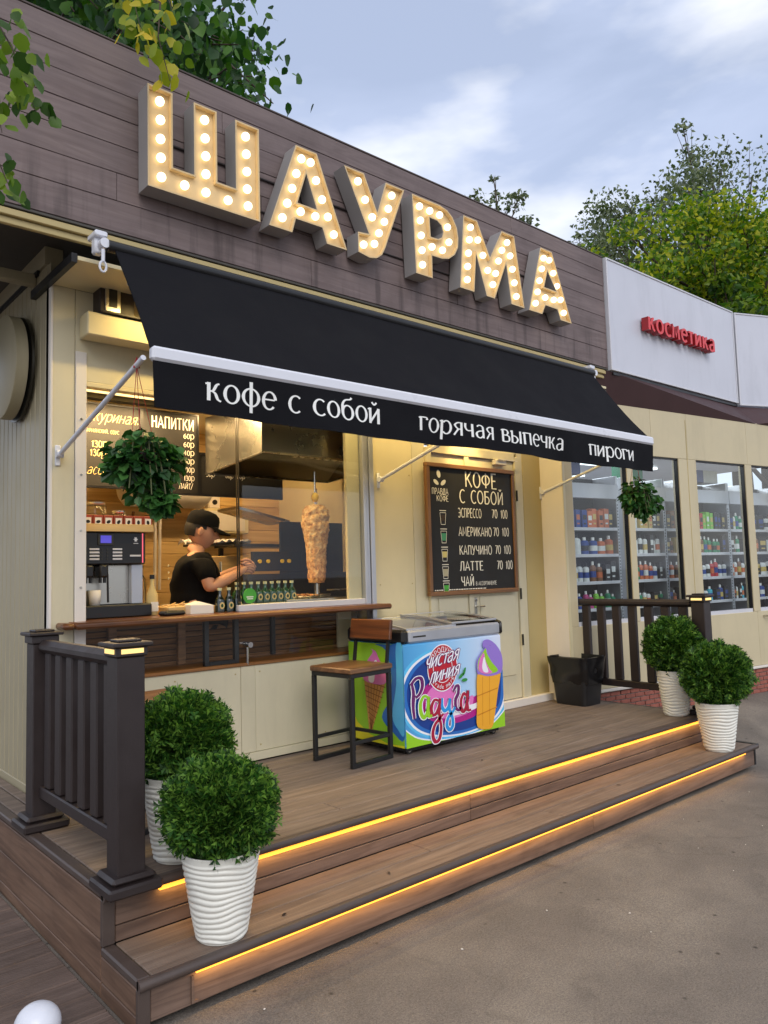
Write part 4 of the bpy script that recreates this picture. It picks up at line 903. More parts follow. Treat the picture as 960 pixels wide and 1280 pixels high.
for i,(zc,col) in enumerate(zip([1.885,1.745,1.607,1.475,1.352],cupc)):
    mt=paint('cup_fill_%s'%'abcde'[i],col,.8,var=.1); xc=3.062+.003*i
    m=MB()
    for (a0,a1,b0,b1) in [(-.036,.036,.085,.091),(-.032,.032,.070,.074)]: m.poly3([[(xc+a0,zc+b0-.03),(xc+a1,zc+b0-.03),(xc+a1,zc+b1-.03),(xc+a0,zc+b1-.03)]],lambda a,b:(a,yT,b))
    for s in (-1,1): m.poly3([[(xc+s*.030,zc+.04),(xc+s*.034,zc+.04),(xc+s*.024,zc-.05),(xc+s*.020,zc-.05)]],lambda a,b:(a,yT,b))
    m.poly3([[(xc-.022,zc-.05),(xc+.022,zc-.05),(xc+.022,zc-.046),(xc-.022,zc-.046)]],lambda a,b:(a,yT,b)); m.build('cup_outline','chalk',mb,fix=False)
    m=MB(); m.poly3([[(xc-.027,zc+.025),(xc+.027,zc+.025),(xc+.021,zc-.02-.01*(i%2)),(xc-.021,zc-.02-.01*(i%2))]],lambda a,b:(a,yT,b)); m.build('cup_fill',mt,mb,fix=False)
# ------------------------------------------------------------------ ice cream freezer
FX0,FX1,FY0,FY1=2.10,3.025,-.61,-.075; FZ0,FZ1=.412,1.04
fz=thing('ice_cream_freezer','colourful ice cream chest freezer with a glass lid on castors by the door','freezer',(2.56,-.34,H2))
fmat=lambda n,c,r=.32: paint(n,lin(*c),r,var=.03,coat=.2)
grad=NT('freezer_print_sky'); 
tc_=grad.n('ShaderNodeTexCoord'); sx_=grad.n('ShaderNodeSeparateXYZ'); grad.L(tc_.outputs['Object'],sx_.inputs[0]); mr=grad.n('ShaderNodeMapRange'); mr.inputs['From Min'].default_value=2.05; mr.inputs['From Max'].default_value=3.0
grad.L(sx_.outputs[0],mr.inputs['Value']); grad.L(grad.ramp(mr.outputs[0],[(0,lin(70,150,205)),(.25,lin(96,176,228)),(.6,lin(168,206,238)),(1,lin(214,222,240))]),grad.b.inputs['Base Color']); grad.b.inputs['Roughness'].default_value=.32
m=MB(); m.box(FX0,FX1,FY0,FY1,FZ0,FZ1,.012); body=m.build('cabinet',grad.m,fz)
yF=FY0-.0012
def art(name,pts,mat,lay,parent=body,side=False):
    m=MB()
    if side: m.poly3([pts],lambda a,b:(FX0-.0006*lay-.0006,a,b))
    else: m.poly3([pts],lambda a,b:(a,FY0-.0006*lay-.0006,b))
    return m.build(name,mat,parent,fix=False)
def curve(pts,n=8,closed=True):
    out=[]; N=len(pts); rng=range(N) if closed else range(N-1)
    for i in rng:
        p0,p1,p2,p3=[Vector(pts[(i+k)%N]) if closed else Vector(pts[max(0,min(N-1,i+k))]) for k in (-1,0,1,2)]
        for j in range(n):
            t=j/n; out.append(tuple(.5*((2*p1)+(-p0+p2)*t+(2*p0-5*p1+4*p2-p3)*t*t+(-p0+3*p1-3*p2+p3)*t**3)))
    if not closed: out.append(tuple(pts[-1]))
    return out
OX=2.10
def clipx(pts,x0=FX0+.003,x1=FX1-.003,z0=FZ0+.003,z1=FZ1-.002): return [(min(max(a,x0),x1),min(max(b,z0),z1)) for a,b in pts]
# dark blue oval, crescent bands
A_=lambda l:[(OX+a,b) for a,b in l]
colr={'navy':fmat('print_navy',(24,62,140)),'blue':fmat('print_blue',(40,110,190)),'cyan':fmat('print_cyan',(92,190,236)),'pale':fmat('print_pale_blue',(186,216,240)),'lime':fmat('print_lime',(150,206,40)),'yellow':fmat('print_yellow',(226,218,40)),
 'magenta':fmat('print_magenta',(176,30,130)),'pink':fmat('print_pink',(226,120,190)),'white':fmat('print_white',(240,240,244)),'red':fmat('print_red',(186,26,44)),'purple':fmat('print_purple',(106,30,100)),'violet':fmat('print_violet',(150,120,206)),
 'orange':fmat('print_orange',(236,168,46)),'dorange':fmat('print_dark_orange',(206,132,30)),'skyb':fmat('print_sky',(40,150,220)),'green':fmat('print_green',(50,140,60)),'wine':fmat('print_wine',(170,28,60)),'waffle':fmat('print_waffle',(206,146,72)),'dwaffle':fmat('print_dark_waffle',(150,92,40))}
def ell2(cx,cz,rx,rz,n=48,rot=0): return [(cx+rx*cos(2*pi*i/n)*cos(rot)-rz*sin(2*pi*i/n)*sin(rot),cz+rx*cos(2*pi*i/n)*sin(rot)+rz*sin(2*pi*i/n)*cos(rot)) for i in range(n)]
oval=[(.30,.965),(.20,.95),(.09,.90),(.02,.83),(-.01,.75),(.0,.66),(.05,.57),(.14,.50),(.28,.455),(.45,.435),(.62,.44),(.78,.475),(.88,.54),(.925,.63),(.925,.80),(.80,.60),(.62,.56),(.45,.66),(.40,.80),(.36,.92)]
def grow(l,k,c=(.42,.68)): return [(c[0]+(a-c[0])*k,c[1]+(b-c[1])*k) for a,b in l]
art('print_swirl',clipx(A_(curve(grow(oval,1.10),5))),colr['cyan'],1)
art('print_swirl',clipx(A_(curve(grow(oval,1.045),5))),colr['white'],2)
art('print_swirl',clipx(A_(curve(oval,5))),colr['blue'],3)
art('print_swirl',clipx(A_(curve(grow(oval,.93,(.45,.70)),5))),colr['navy'],4)
mag=[(.20,.78),(.12,.70),(.15,.60),(.28,.53),(.45,.505),(.64,.53),(.68,.60),(.68,.66),(.55,.64),(.46,.72),(.40,.78),(.30,.80)]
art('print_swirl',A_(curve(mag,5)),colr['magenta'],5)
art('print_swirl',A_(curve(grow(mag,.78,(.36,.66)),5)),colr['pink'],6)
art('print_swirl',A_(curve([(.42,.58),(.5,.60),(.62,.605),(.70,.62),(.69,.585),(.55,.56),(.42,.555)],5)),colr['white'],7)
art('print_band',clipx(A_([(-.0,.53)]+curve([(0,.53),(.10,.47),(.25,.432),(.45,.415),(.65,.425),(.80,.46),(.925,.53)],6,False)+[(.925,.40),(0,.40)])),colr['white'],8)
art('print_band',clipx(A_([(-.0,.52)]+curve([(0,.52),(.10,.46),(.25,.425),(.45,.408),(.65,.418),(.80,.45),(.925,.52)],6,False)+[(.925,.40),(0,.40)])),colr['lime'],9)
# round emblem with the brand lettering
cx_,cz_=OX+.335,.868
art('emblem_disc',ell2(cx_,cz_,.137,.150),colr['white'],10); art('emblem_disc',ell2(cx_,cz_,.130,.143),colr['red'],11); art('emblem_disc',ell2(cx_,cz_,.088,.095),colr['white'],12); art('emblem_disc',ell2(cx_,cz_,.083,.090),colr['red'],13)
def fline(s,x0,x1,zb,size,mat,lay,slope=0,shear=.25,bold=0,parent=body):
    o=text('lettering',s,size,mat,(0,0,0),depth=0,shear=shear,bold=bold,res=3); xs_=[v.co.x for v in o.data.vertices]; a,b=min(xs_),max(xs_); k=(x1-x0)/(b-a)
    for v in o.data.vertices: xx=x0+(v.co.x-a)*k; v.co=(xx,FY0-.0006*lay-.0006,zb+v.co.z+(xx-x0)*slope)
    par(o,parent); return o
def arc(s,R,a0,a1,size,inner,mat):
    n=len(s)
    for i,ch in enumerate(s):
        if ch==' ': continue
        a=a0+(a1-a0)*i/(n-1); px,pz=cx_+R*cos(a),cz_+R*1.08*sin(a); rot=a-pi/2 if not inner else a+pi/2
        o=text('lettering',ch,size,mat,(0,0,0),depth=0,align='CENTER',res=2)
        for v in o.data.vertices: X_,Z_=v.co.x,v.co.z; v.co=(px+X_*cos(rot)-Z_*sin(rot),FY0-.0006*15,pz+X_*sin(rot)+Z_*cos(rot))
        par(o,body)
arc('ПРОДУКТ',.093,radians(140),radians(40),.045,False,colr['white']); arc('trade mark',.122,radians(222),radians(322),.04,True,colr['white'])
fy_=lambda lay,x0:(lambda x,z,d:(x,FY0-.0006*lay-.0006-d,z+(x-x0)*.13))
for lay,mt,wt in ((16,'print_dark_outline',.19),(17,None,.085)):
    for w_,x0,x1,zb in (('Чистая',OX+.175,OX+.475,.872),('Линия',OX+.205,OX+.475,.778)):
        stext('lettering',w_,x0,x1,zb,.062,colr['purple'] if mt else colr['white'],body,fy_(lay,x0),wt=wt,slant=.35,contrast=.2,track=.04)
for a,b,r in [(.50,.80,.5),(.53,.77,0),(.53,.825,1.1)]: art('print_leaf',ell2(OX+a,b,.028,.011,16,r),colr['green'],18)
# painted word in brush script: ribbons
def ribbon(pts,w_,col,lay,taper=True):
    p=curve(pts,6,False); n=len(p); Lf=[];Rt=[]
    for i in range(n):
        a=Vector(p[max(0,i-1)]);b=Vector(p[min(n-1,i+1)]); d=(b-a).normalized(); nn=Vector((-d.y,d.x))
        k=w_*(1-.35*abs(2*i/(n-1)-1)) if taper else w_
        k*= (.75+.35*abs(d.y)); Lf.append(Vector(p[i])+nn*k); Rt.append(Vector(p[i])-nn*k)
    m=MB(); vs=[(OX+q.x,FY0-.0006*lay-.0006,q.y) for q in Lf+Rt]; m.add(vs,[(i,i+1,n+i+1,n+i) for i in range(n-1)])
    return m
word=[([[(.055,.80),(.068,.74),(.062,.66),(.07,.585)],[(.045,.79),(.09,.825),(.135,.822),(.145,.775),(.12,.73),(.085,.71)]],'purple'),
 ([[(.19,.70),(.155,.71),(.125,.67),(.128,.61),(.155,.58),(.188,.63),(.197,.70)],[(.197,.705),(.187,.63),(.195,.585),(.222,.585)]],'lime'),
 ([[(.284,.667),(.247,.676),(.219,.638),(.223,.59),(.258,.592),(.29,.644),(.299,.68)],[(.299,.68),(.285,.58),(.298,.50),(.278,.432),(.242,.421),(.222,.465),(.241,.52),(.29,.56),(.32,.58)]],'wine'),
 ([[(.315,.68),(.312,.63),(.335,.598),(.37,.62),(.386,.67)],[(.386,.67),(.38,.60),(.402,.546),(.402,.495),(.375,.474),(.35,.503),(.365,.552),(.41,.585),(.43,.61)]],'skyb'),
 ([[(.42,.71),(.445,.74),(.468,.735),(.462,.69),(.437,.655),(.437,.61),(.46,.585),(.485,.60)]],'purple'),
 ([[(.543,.664),(.515,.685),(.487,.64),(.49,.585),(.515,.572),(.545,.63),(.557,.70)],[(.557,.70),(.545,.62),(.552,.575),(.58,.572)]],'wine')]
for strokes,cn in word:
    m=MB()
    for s_ in strokes: r=ribbon(s_,.0205,None,19); m.add(r.v,r.f)
    m.build('lettering',colr['white'],body,fix=False)
for strokes,cn in word:
    m=MB()
    for q_,s_ in enumerate(strokes): r=ribbon(s_,.0135,None,20+q_*.3); m.add(r.v,r.f)
    m.build('lettering',colr[cn],body,fix=False)
# soft ice in a wafer cup on the front
art('print_cup',A_(curve([(.655,.80),(.64,.60),(.628,.48),(.655,.44),(.72,.425),(.78,.43),(.81,.50),(.85,.65),(.885,.79),(.77,.775)],4)),colr['orange'],21)
for z in (.53,.655): art('print_cup_band',A_([(.64+.0,z),(.83+(z-.5)*.15,z+.03),(.83+(z-.5)*.15,z+.022),(.64,z-.008)]),colr['dorange'],22)
for x in (.70,.77): art('print_cup_band',A_([(x,.77),(x+.004,.77),(x-.012,.45),(x-.016,.45)]),colr['dorange'],22)
cream=[(.652,.80),(.65,.88),(.70,.935),(.742,.965),(.722,.962),(.714,.985),(.726,1.01),(.78,1.012),(.85,.972),(.905,.90),(.908,.81),(.87,.775),(.76,.77),(.68,.79)]
art('print_cream',A_(curve(cream,4)),colr['violet'],23)
art('print_cream',A_(curve([(.66,.82),(.665,.88),(.71,.93),(.745,.955),(.755,.92),(.80,.86),(.86,.80),(.80,.785),(.72,.79)],4)),colr['lime'],24)
art('print_cream',A_(curve([(.665,.82),(.675,.88),(.72,.93),(.735,.88),(.77,.82),(.80,.79),(.72,.79)],4)),colr['pink'],25)
art('print_cream',A_(curve([(.70,.83),(.71,.88),(.725,.90),(.74,.85),(.76,.80),(.72,.80)],4)),colr['white'],26)
# left side print
art('print_side',[(FY1-.003,FZ1-.003),(FY0+.003,FZ1-.003),(FY0+.003,FZ0+.003),(FY1-.003,FZ0+.003)],colr['lime'],1,side=True)
art('print_side',curve([(-.35,1.03),(-.45,1.0),(-.50,.85),(-.48,.70),(-.40,.58),(-.50,.50),(-.605,.47),(-.605,.75),(-.605,1.03),(-.5,1.034)],4),colr['blue'],2,side=True)
art('print_side',curve([(-.55,1.03),(-.545,.80),(-.50,.60),(-.55,.52),(-.606,.50),(-.606,.75),(-.606,1.03)],4),colr['cyan'],3,side=True)
art('print_side',[(-.08,.62),(-.16,.52),(-.28,.46),(-.45,.425),(-.606,.43),(-.606,.416),(-.08,.416)],colr['yellow'],4,side=True)
m=MB(); cone=[(-.235,.80),(-.445,.80),(-.30,.48),(-.275,.47)]; art('print_cone',cone,colr['waffle'],5,side=True)
for i in range(9):
    t=i/9; za=.80-.3*t; l=-.235-.05*t; r=-.445+.15*t; art('print_cone_line',[(l,za),(r,za-.03),(r,za-.036),(l,za-.006)],colr['dwaffle'],6,side=True)
for i in range(1,6):
    t=i/6; xa=-.235-.21*t; art('print_cone_line',[(xa,.80),(xa-.005,.80),(-.29-.003,.48),(-.288,.48)],colr['dwaffle'],6,side=True)
art('print_cream',curve([(-.23,.80),(-.24,.87),(-.28,.93),(-.33,.98),(-.31,1.0),(-.36,.985),(-.39,.94),(-.43,.89),(-.455,.83),(-.44,.79),(-.34,.78)],4),colr['pink'],7,side=True)
art('print_cream',curve([(-.28,.80),(-.30,.87),(-.35,.93),(-.37,.92),(-.35,.86),(-.33,.79)],4),colr['white'],8,side=True)
# lid: black corner caps, aluminium front rail, sliding curved glass
T_=MB(); T_.box(FX0+.05,FX1-.018,FY0-.010,FY0+.045,FZ1+.002,FZ1+.082,.012); T_.build('front_rail','alu',fz)
m=MB(); m.box(FX0-.008,FX0+.049,FY0-.012,FY1+.01,FZ1+.002,FZ1+.088,.016); m.build('lid_end','black',fz)
m=MB(); m.box(FX1-.017,FX1+.010,FY0-.012,FY1+.01,FZ1+.002,FZ1+.088,.012)
m.tube([(FX1-.005,FY0,FZ1+.075),(FX1-.005,FY0+.06,FZ1+.098),(FX1-.005,-.30,FZ1+.125),(FX1-.005,FY1,FZ1+.135)],.013,8); m.build('lid_end','black',fz,smooth=40)
m=MB(); m.box(FX0+.05,FX1-.018,FY1-.045,FY1+.008,FZ1+.002,FZ1+.125,.01); m.build('back_rail','alu',fz)
m=MB(); m.box(FX0+.05,FX1-.018,FY0+.046,FY1-.046,FZ1+.0,FZ1+.01); m.build('inner_liner','dark_steel',fz)
def lid(x0,x1,dz,name):
    ys_=[FY0+.03+(FY1-FY0-.05)*i/8 for i in range(9)]; zf=lambda y:FZ1+.085+dz+.045*sin(min(1,(y-FY0)/.45)*pi/2)
    fr=MB(); 
    for x in (x0,x1-.018): fr.add([v for y in ys_ for v in ((x,y,zf(y)),(x+.018,y,zf(y)),(x+.018,y,zf(y)-.012),(x,y,zf(y)-.012))],[(4*i+a,4*i+(a+1)%4,4*i+4+(a+1)%4,4*i+4+a) for i in range(8) for a in range(4)])
    fr.box(x0,x1,ys_[0]-.012,ys_[0]+.004,zf(ys_[0])-.012,zf(ys_[0])+.002,.003); fr.box(x0,x1,ys_[-1]-.004,ys_[-1]+.01,zf(ys_[-1])-.012,zf(ys_[-1])+.002,.003)
    o=fr.build(name,'alu',fz)
    g_=MB(); g_.add([v for y in ys_ for v in ((x0+.018,y,zf(y)-.002),(x1-.018,y,zf(y)-.002))],[(2*i,2*i+1,2*i+3,2*i+2) for i in range(8)]); g_.build('lid_glass','glass',o,smooth=True)
lid(FX0+.052,FX0+.50,.002,'sliding_lid'); lid(FX0+.46,FX1-.02,.018,'sliding_lid')
rnd=random.Random(5)
for i in range(26):
    x=FX0+.1+rnd.random()*.75; y=FY0+.09+rnd.random()*.34; T=Matrix.Translation((x,y,FZ1+.018))@Matrix.Rotation(rnd.uniform(0,3),4,'Z')
    m=MB(); m.box(-.06,.06,-.022,.022,-.008,.012,.004,T=T); o=m.build('ice_cream_packet',colr[rnd.choice(['white','pale','red','orange','cyan','navy','pink'])])
    tag(o,'wrapped ice cream lying under the glass lid of the freezer','ice cream',group='wrapped ice creams inside the freezer')
for x in (FX0+.07,FX1-.07):
    for y in (FY0+.05,FY1-.05):
        m=MB(); m.lathe([(.0235,-.009),(.0235,.009)],(x,y,H2+.0255),18,'y'); w_=m.build('castor','black',fz,smooth=40)
        m=MB(); m.box(x-.018,x+.012,y-.013,y-.0105,H2+.02,FZ0-.002); m.box(x-.018,x+.012,y+.0105,y+.013,H2+.02,FZ0-.002); m.lathe([(.013,-.0105),(.013,-.0095)],(x,y,H2+.0255),12,'y'); m.build('castor_fork','steel',w_)
m=MB(); m.box(FX0+.03,FX1-.03,FY0+.03,FY1-.03,FZ0-.025,FZ0+.001); m.build('freezer_underside','black',fz)
m=MB(); m.box(FX0+.08,FX0+.19,FY0-.0112,FY0-.0104,FZ1+.036,FZ1+.046); m.build('maker_plate','dark_steel',fz)
# globe lamp at the very front left
gl=thing('garden_lamp','pale round plastic garden lamp at the front edge of the boardwalk','lamp',(-.255,-1.40,0))
m=MB(); m.ell((-.255,-1.40,.062),(.072,.072,.066),32,18); m.build('lamp_globe','white_metal',gl,smooth=True); m=MB(); m.lathe([(.05,.006),(.05,.02),(.045,.022)],(-.255,-1.40,0),24); m.build('lamp_base','alu',gl)
# ------------------------------------------------------------------ hanging plants
def leaf_cluster(seed,spots,size,n,droop=.5):
    """rounded leaves of six points folded along the midrib, scattered round a list of (centre, radius vector)"""
    rnd=random.Random(seed); vs=[]; fs=[]
    for i in range(n):
        c,r=rnd.choice(spots); d=Vector((rnd.gauss(0,1),rnd.gauss(0,1),rnd.gauss(0,1))).normalized()
        q=rnd.uniform(.45,1.05); p=Vector(c)+Vector((d.x*r[0],d.y*r[1],d.z*r[2]))*q
        ax=(Vector((d.x,d.y,d.z*.3-droop))+Vector((rnd.gauss(0,.4),rnd.gauss(0,.4),rnd.gauss(0,.3)))).normalized()
        sd_=ax.cross(Vector((rnd.gauss(0,.6),rnd.gauss(0,.6),1))).normalized(); nn=sd_.cross(ax); s=size*rnd.uniform(.65,1.25); o=len(vs)
        P=lambda a,b,c=0: p+ax*(a*s)+sd_*(b*s)+nn*(c*s)
        vs+=[P(0,0,0),P(.3,.42,.12),P(.75,.45,.1),P(1.15,0,-.08),P(.75,-.45,.1),P(.3,-.42,.12),P(.55,0,-.02)]
        fs+=[(o,o+1,o+6),(o+1,o+2,o+6),(o+2,o+3,o+6),(o+3,o+4,o+6),(o+4,o+5,o+6),(o+5,o,o+6)]
    m=MB(); m.add(vs,fs); return m
def hanging(label,anchor,c,R,n,size,seed,trail):
    t=thing('hanging_plant',label,'hanging plant',(c[0],c[1],c[2]),0,'leafy plants hanging from the awning arms')
    m=MB(); m.lathe([(.05,c[2]-.07),(.065,c[2]-.0),(.07,c[2]+.01),(.06,c[2]+.0)],(c[0],c[1],0),20); m.build('pot','dark_brown',t,smooth=True)
    m=MB()
    for a in (0,2.1,4.2): m.tube([anchor,(c[0]+.065*cos(a),c[1]+.065*sin(a),c[2])],.0015,5)
    m.tube([(anchor[0]-.012,anchor[1],anchor[2]-.01),(anchor[0],anchor[1],anchor[2]+.035),(anchor[0]+.012,anchor[1],anchor[2]-.01)],.005,6)
    m.build('hanger','red_side',t)
    spots=[((c[0],c[1],c[2]+.0),(R,R,R*.85)),((c[0],c[1],c[2]-.03),(R*.9,R*.9,R*.8)),((c[0]+.02,c[1],c[2]+.03),(R*.7,R*.7,R*.6))]
    for dx,dy,dz,r in trail: spots.append(((c[0]+dx,c[1]+dy,c[2]+dz),(r,r,r*1.1)))
    f=leaf_cluster(seed,spots,size,n).build('foliage','hang_leaf',t,fix=False); f['kind']='stuff'
    m=MB(); rnd=random.Random(seed)
    for i in range(16): a=rnd.uniform(0,6.28); m.tube([(c[0],c[1],c[2]),(c[0]+R*.6*cos(a),c[1]+R*.6*sin(a),c[2]+.05),(c[0]+R*.85*cos(a),c[1]+R*.85*sin(a),c[2]-rnd.uniform(.05,.2))],.003,4)
    m.build('stem','stem',t)
hanging('full leafy green plant hanging from the left awning arm before the chalkboards',(.262,-.975,2.405),(.285,-.985,2.01),.136,820,.043,4,[(.03,0,-.12,.08),(.07,-.02,-.19,.05),(-.08,0,-.04,.07),(.11,0,-.02,.07)])
hanging('small dark green plant hanging from the right awning arm before the shop windows',(4.338,-.93,2.385),(4.32,-.95,2.045),.135,520,.045,9,[(.0,-.05,-.13,.06),(-.1,0,-.05,.06),(.12,-.05,-.06,.06)])
# ------------------------------------------------------------------ inside the kiosk
def bx(name,x0,x1,y0,y1,z0,z1,mat,p=None,c=.002,label=None,cat=None,group=None):
    m=MB(); m.box(x0,x1,y0,y1,z0,z1,c); o=m.build(name,mat,p)
    if label: tag(o,label,cat,group)
    return o
# chalkboards on the kitchen wall side
def kboard(label,x0,x1,z0,z1,y):
    t=thing('chalkboard',label,'chalkboard',((x0+x1)/2,y,z0))
    bx('panel',x0,x1,y,y+.02,z0,z1,'blackboard',t); 
    m=MB(); m.box(x0-.012,x0,y-.006,y+.02,z0-.012,z1+.012); m.box(x1,x1+.012,y-.006,y+.02,z0-.012,z1+.012); m.box(x0,x1,y-.006,y+.02,z0-.012,z0-.001); m.box(x0,x1,y-.006,y+.02,z1+.001,z1+.012); m.build('frame','black',t)
    return t
k1=kboard('black chalkboard with flowing handwriting and 130 prices, left behind the hanging plant',.62,1.13,2.12,2.68,1.0)
yk=.9985
fit('lettering','куриная:',.80,1.12,2.565,.075,'chalk_gold',k1,y=yk,shear=.45,wt=.05)
fit('lettering','АРМЯНСКИЙ, СОУС',.76,.98,2.485,.032,'chalk_gold',k1,y=yk); fit('lettering','130р',.79,.90,2.385,.06,'chalk_gold',k1,y=yk); fit('lettering','130р',.78,.89,2.325,.06,'chalk_gold',k1,y=yk)
fit('lettering','ассорти',.76,1.0,2.20,.065,'chalk_gold',k1,y=yk,shear=.45,wt=.05); 
k2=kboard('black chalkboard headed with drinks prices, to the right of the hanging plant',1.152,1.57,2.10,2.68,1.0)
fit('lettering','НАПИТКИ',1.215,1.545,2.565,.115,'chalk',k2,y=yk)
for i,(n_,s) in enumerate([('ЧАЙ','60р'),('СОК','60р'),('ВОДА','40р'),('МОРСКАЯ','30р'),('ЛИМОН','100р'),('КВАС','130р')]):
    z=2.505-i*.062; fit('lettering',s,1.46,1.545,z,.048,'chalk',k2,y=yk)
    if i==3: fit('lettering','ЖСКАЯ',1.345,1.44,z,.05,'chalk',k2,y=yk)
fit('lettering','ЛАЙТ/',1.42,1.53,2.505-6*.062,.055,'chalk',k2,y=yk,shear=.2)
k3=kboard('long low black price strip under the extractor hood, right of the chalkboards',1.592,2.30,2.10,2.40,1.0)
for i,(s,x) in enumerate([('50р',1.64),('60р',1.80),('80р',1.90)]): fit('lettering',s,x,x+.07,2.235,.045,'chalk',k3,y=yk,shear=.2)
bx('menu_light',.60,2.0,.93,.985,2.70,2.735,'dark_steel',None,.004,'thin dark picture light rail above the two chalkboards','light rail')
# extractor hood: brushed box with a pitched underside
hd=thing('extractor_hood','brushed steel extractor hood hanging over the grill','extractor hood',(2.1,.6,2.25))
m=MB(); X0h,X1h=1.60,2.72; Ya,Yb=.16,.93
vs=[(X0h,Ya,2.30),(X0h,Yb,2.24),(X0h,Yb,2.66),(X0h,Ya,2.66),(X1h,Ya,2.30),(X1h,Yb,2.24),(X1h,Yb,2.66),(X1h,Ya,2.66)]
m.add(vs,[(0,1,2,3),(4,7,6,5),(0,3,7,4),(2,1,5,6),(3,2,6,7)]); m.build('hood_body','steel',hd)
m=MB(); m.add([(X0h+.02,Ya+.02,2.31),(X1h-.02,Ya+.02,2.31),(X1h-.02,Yb-.02,2.25),(X0h+.02,Yb-.02,2.25),(X0h+.15,.5,2.40),(X1h-.15,.5,2.40)],[(0,1,5,4),(2,3,4,5),(1,2,5),(3,0,4)]); m.build('filter_panel','dark_steel',hd)
for i in range(7): m=MB(); m.box(1.95+i*.07,1.985+i*.07,.3,.33,2.315,2.36,.003); m.build('filter_slat','steel',hd)
m=MB(); m.tube([(X0h-.01,Ya-.008,2.30),(X1h+.01,Ya-.008,2.30)],.008,8); m.tube([(X0h-.006,Ya,2.296),(X0h-.006,Yb,2.236)],.008,8); m.tube([(X0h+.12,.3,2.66),(X0h+.12,.3,2.74)],.006,6); m.build('hood_rim','steel',hd)
# grill behind the doner
gr=thing('grill_station','black and steel doner grill cabinet behind the right window pane','grill',(2.2,.7,1.28))
bx('cabinet_body',1.75,2.75,.62,1.1,.42,1.50,'dark_steel',gr,.004); bx('grill_back',2.02,2.6,.60,.615,1.50,1.88,'dark_steel',gr); bx('control_panel',1.78,2.20,.585,.618,1.52,1.66,'black',gr)
for x in (1.83,1.90,2.02,2.08): m=MB(); m.tube([(x,.583,1.59),(x,.57,1.59)],.014,12); m.build('dial','lemon',gr,smooth=40)
bx('drip_tray',1.75,2.31,.12,.60,1.30,1.325,'steel',gr,.003)
bx('steel_shelf',1.70,2.3,.70,1.0,1.70,1.72,'dark_steel',gr); 
m=MB(); m.add([(1.72,.68,1.99),(2.16,.68,1.90),(2.16,.98,1.90),(1.72,.98,1.99),(1.72,.68,1.97),(2.16,.68,1.88),(2.16,.98,1.88),(1.72,.98,1.97)],[(0,1,2,3),(4,7,6,5),(0,4,5,1),(2,6,7,3),(0,3,7,4),(1,5,6,2)]); m.build('heat_shield','steel',gr)
dn=thing('doner_spit','upright doner kebab spit with a lemon on top behind the glass','doner',(2.125,.30,1.32))
m=MB(); m.tube([(2.125,.30,1.327),(2.125,.30,2.22)],.006,8); m.tube([(2.14,.30,1.95),(2.14,.30,2.10)],.004,6); m.build('spit_rod','chrome',dn,smooth=40)
m=MB(); prof=[(.02,1.425),(.062,1.428),(.070,1.47),(.072,1.53),(.076,1.60),(.082,1.68),(.095,1.76),(.105,1.83),(.106,1.89),(.098,1.945),(.075,1.975),(.02,1.985)]
pp=[]; 
for i in range(len(prof)-1):
    for j in range(7): t=j/7; pp.append((prof[i][0]+(prof[i+1][0]-prof[i][0])*t,prof[i][1]+(prof[i+1][1]-prof[i][1])*t))
pp.append(prof[-1])
m.lathe(pp,(2.125,.30,0),64,fn=lambda r,z,a: r*.88*(1+.13*noise.noise(Vector((cos(a)*3,sin(a)*3,z*26)))+.11*noise.noise(Vector((cos(a)*8,sin(a)*8,z*55)))+.04*abs(noise.noise(Vector((cos(a)*16,sin(a)*16,z*120)))))); m.build('meat','meat',dn,smooth=True,fix=False)
m=MB(); m.ell((2.125,.30,2.035),(.028,.028,.036),16,10); m.build('lemon','lemon',dn,smooth=True)
m=MB(); m.lathe([(.09,1.33),(.10,1.345),(.09,1.35)],(2.125,.30,0),28); m.tube([(2.125,.3,1.35),(2.125,.3,1.42)],.02,10); m.build('spit_base','steel',dn,smooth=40)
m=MB(); 
for x in (2.36,2.40): m.tube([(x,.10,1.33),(x,.10,2.24)],.005,6)
m.tube([(2.30,.10,2.24),(2.50,.10,2.24)],.006,6); m.tube([(2.15,.22,1.375),(2.36,.22,1.375)],.006,6); m.build('side_rack','chrome',dn)
# coffee machine
cm=thing('coffee_machine','black and steel coffee machine with a blue screen, left on the counter','coffee machine',(.65,.25,1.272))
cx0,cx1,cy=.42,.795,.17
bx('base_tray',cx0,cx1+.03,cy-.04,cy+.36,1.274,1.345,'black',cm,.006); bx('lower_body',cx0,cx1,cy+.06,cy+.36,1.346,1.572,'steel',cm,.004); bx('side_column',cx1-.07,cx1,cy+.02,cy+.059,1.346,1.572,'alu',cm,.003)
bx('upper_body',cx0,cx1,cy-.02,cy+.36,1.573,1.755,'black',cm,.006); bx('side_light',cx1-.022,cx1-.016,cy-.023,cy-.0205,1.58,1.75,'red_line',cm,0)
bx('screen_bezel',.515,.605,cy-.026,cy-.0205,1.68,1.745,'dark_steel',cm,.003); bx('screen',.53,.59,cy-.0285,cy-.0265,1.693,1.735,'screen',cm,0)
for r in range(4):
    for x in (.47,.60): bx('button',x,x+.055,cy-.0235,cy-.0205,1.598+r*.0185,1.608+r*.0185,'white_strip',cm,.001)
    for x in (.54,.57): m=MB(); m.tube([(x,cy-.0205,1.603+r*.0185),(x,cy-.0235,1.603+r*.0185)],.006,10); m.build('button','dark_steel',cm)
bx('button',.70,.765,cy-.0235,cy-.0205,1.616,1.626,'white_strip',cm,.001)
m=MB(); 
for a,b,ang in [(0,0,.5),(0,0,-.5),(0,0,0),(0,0,1.57)]: m.poly3([ell2(.735,1.715,.004,.014,10,ang)],lambda p,q: (p,cy-.0212-ang*.0002,q))
